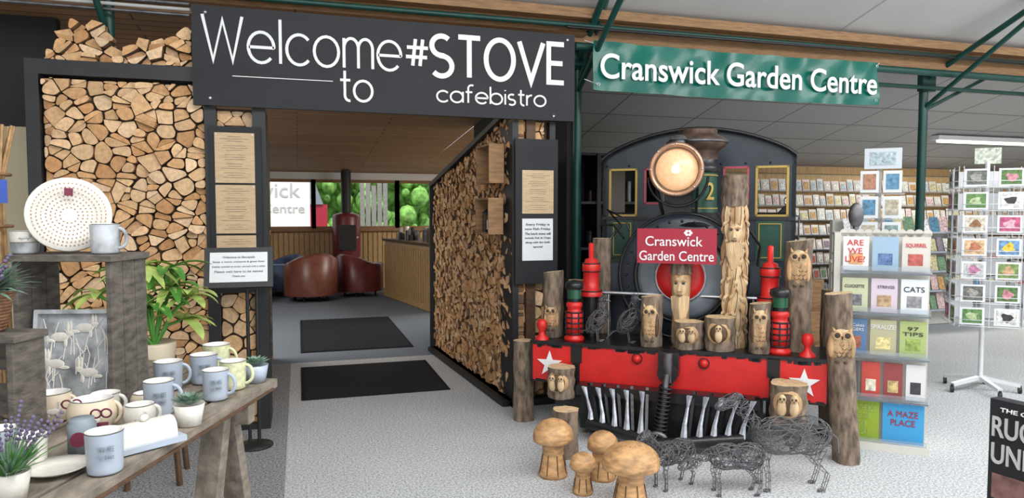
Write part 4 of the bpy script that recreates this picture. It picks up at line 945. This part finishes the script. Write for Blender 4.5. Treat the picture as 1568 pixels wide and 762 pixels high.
rtx("ARE\nWE\nLIVE?",-.18,1.34,.12,.15,M['red']);rtx("CATS",.175,1.09,.12,.035,M['navy']);rtx("SPIRALIZE!",0,.83,.15,.03,M['white']);rtx("Hay Cakes\nBURGERS",-.18,.82,.13,.05,M['white']);rtx("97\nTIPS",.175,.81,.12,.06,M['ink'])
rtx("OUTSIDE THE BOX\nBE CREATIVE\nTODAY\nIS THE DAY",-.13,.19,.2,.2,M['leafy']);rtx("A MAZE\nPLACE",.13,.22,.18,.1,M['dred']);rtx("STRINGS",.01,1.1,.1,.02,M['lav']);rtx("SQUIRREL",.18,1.38,.12,.03,M['red']);rtx("CLUCKETTE",-.18,1.1,.12,.02,M['ink'])
b=Bd('card_tower_rack',RM);b.fb(.0,.04,.9,.94,0,1.95,M['rackw']);b.fb(-.15,.2,.75,1.1,0,.03,M['rackw'])
for t in range(6):
    z=.75+t*.2;b.fb(-.12,.2,.86,.98,z-.01,z,M['acry'])
    for i in range(2): b.box((-.05+i*.16,.85,z+.09),(.13,.01,.17),M['flat'],col=(.75,.78,.8));b.box((-.05+i*.16,.843,z+.09),(.09,.004,.12),M['card'],col=[(.1,.25,.4),(.4,.2,.12),(.2,.3,.3),(.5,.45,.35)][(t+i*3)%4])
b.box((.04,.85,2.02),(.26,.01,.16),M['flat'],col=(.6,.66,.7));b.box((.04,.843,2.02),(.18,.004,.1),M['card'],col=(.4,.5,.55));b.done()
SM=Matrix.Translation((5.85,4.71,0))@Matrix.Rotation(math.radians(-40),4,'Z')
b=Bd('card_spinner_rack',SM);wm=M['wmetal']
b.cyl((0,0,.1),(0,0,2.05),.02,wm)
for i in range(5):
    t=i*2*math.pi/5;e=V((.3*math.cos(t),.3*math.sin(t),.07));b.beamb((0,0,.12),e,.04,.03,wm);b.cyl(e+V((-.012,0,-.04)),e+V((.012,0,-.04)),.03,M['blk']);b.cyl(e,e+V((0,0,-.03)),.012,M['blk'])
ims=[((.12,.25,.08),(.45,.55,.3)),((.7,.7,.68),(.04,.04,.04)),((.15,.16,.14),(.35,.33,.3)),((.1,.2,.06),(.6,.25,.3)),((.55,.55,.55),(.5,.2,.35)),((.2,.3,.1),(.55,.35,.2)),((.7,.45,.25),(.5,.18,.1)),((.15,.3,.5),(.85,.55,.05)),((.65,.6,.5),(.3,.15,.08)),((.5,.1,.2),(.75,.4,.5))]
for fc in range(4):
    Rf=Matrix.Rotation(fc*math.pi/2,3,'Z')
    for t in range(7):
        z=.62+t*.2
        for i in(-1,1):
            bgc,sbj=ims[(t*2+(i+1)//2+fc*3)%10]
            ctr=Rf@V((i*.125,-.25,z+.08));b.box(ctr,(.18,.006,.15),M['flat'],R=Rf,col=(.82,.84,.86));b.box(Rf@V((i*.125,-.2545,z+.08)),(.145,.003,.12),M['card'],R=Rf,col=bgc)
            pl=[(math.cos(q*.7)*.042*(1+.35*math.sin(q*2.1+t+i)),math.sin(q*.7)*.038*(1+.3*math.cos(q*1.7+fc+t))) for q in range(9)]
            b.prism(pl,Rf@V((i*.125,-.2575,z+.08)),Rf@V((1,0,0)),Z3,Rf@V((0,-1,0)),.002,M['card'],col=sbj)
        for zz in(z-.005,z+.05): b.tube([Rf@V(p) for p in((-.22,-.25,zz),(-.22,-.28,zz),(.22,-.28,zz),(.22,-.25,zz))],.003,wm,4)
        b.tube([Rf@V((-.2,-.25,z)),V((0,0,z)),Rf@V((.2,-.25,z))],.003,wm,4)
    for xx in(-.22,0,.22): b.cyl(Rf@V((xx,-.25,.6)),Rf@V((xx,-.25,2.0)),.0035,wm,seg=5)
b.box((0,-.0,2.1),(.2,.01,.14),M['card'],col=(.55,.6,.5));b.done()
# bottom right: book standing on a narrow plinth
bc=V((1.635,1.17,.89));Rb=Matrix.Rotation(math.radians(-80),3,'Z')
b=Bd('book_plinth');b.box(bc+V((0,0,-.01)),(.22,.08,.02),M['rackw'],R=Rb);b.box(bc+V((0,0,-.45)),(.2,.06,.86),M['rackw'],R=Rb);b.box(bc+V((0,0,-.88)),(.34,.22,.02),M['rackw'],R=Rb);b.done()
b=Bd('rugby_book');b.box(bc+V((0,0,.13)),(.19,.035,.26),M['signblk'],R=Rb);b.box(bc+Rb@V((0.003,0,0))+V((0,0,.13)),(.19,.028,.254),M['paper'],R=Rb);b.box(bc+Rb@V((0,-.0185,0))+V((0,0,.05)),(.17,.002,.06),M['card'],R=Rb,col=(.2,.1,.09));bk=b.done()
ub=Rb@V((1,0,0))
text(bk,"RUGBY",bc+Rb@V((-.012,-.019,0))+V((0,0,.195)),ub,Z3,.15,.05,M['seam'],off=.01);text(bk,"UNION",bc+Rb@V((-.012,-.019,0))+V((0,0,.13)),ub,Z3,.15,.05,M['seam'],off=.01);text(bk,"THE GREATEST",bc+Rb@V((0,-.019,0))+V((0,0,.238)),ub,Z3,.14,.01,M['white'])
# ================================================================= LIGHTS
def area(n,loc,rot,sx,sy,e,col=(1,1,1)):
    l=bpy.data.lights.new(n,'AREA');l.shape='RECTANGLE';l.size=sx;l.size_y=sy;l.energy=e;l.color=col
    o=bpy.data.objects.new(n,l);o.location=loc;o.rotation_euler=rot;sc.collection.objects.link(o)
area('daylight_fill_front',(1.5,.8,4.3),(math.radians(18),0,0),6,2.5,240,(1,.99,.97))  # added area light under the closed ceiling, stands in for overhead daylight
area('daylight_fill_right',(7.5,2.0,4.0),(math.radians(10),0,0),5,2.5,200,(1,.99,.97))  # second added daylight fill, right side; no roof opening is modelled
area('cafe_fill_light',(3.9,11.8,2.4),(0,math.radians(10),0),1.5,1.5,100,(1,.95,.87))  # added fill lamp to brighten the cafe, out of view, no fitting modelled
area('cafe_fill_light',(-1.9,9.0,2.7),(0,math.radians(-12),0),1.2,2.5,85,(1,.95,.87))  # added fill lamp for the corridor side, not a real fitting
area('strip_light_glow',(9.5,7.9,2.6),(0,0,0),2.2,.2,45,(1,.97,.88))
sl=bpy.data.lights.new('sun','SUN');sl.energy=2.2;sl.angle=.1;so=bpy.data.objects.new('sun',sl);so.rotation_euler=(math.radians(32),math.radians(12),0);sc.collection.objects.link(so)
w=bpy.data.worlds.new('World');sc.world=w;w.use_nodes=True;bg=w.node_tree.nodes['Background'];bg.inputs[0].default_value=(.93,.96,1,1);bg.inputs[1].default_value=1.15
# ================================================================= CAMERA
cam=bpy.data.cameras.new('Camera');co_=bpy.data.objects.new('Camera',cam);sc.collection.objects.link(co_);sc.camera=co_
cam.sensor_width=36;cam.lens=1068/1568*36;cam.clip_end=200
co_.location=(0,0,1.6);co_.rotation_euler=(math.radians(90)-math.atan(56/1068),0,math.radians(-17))
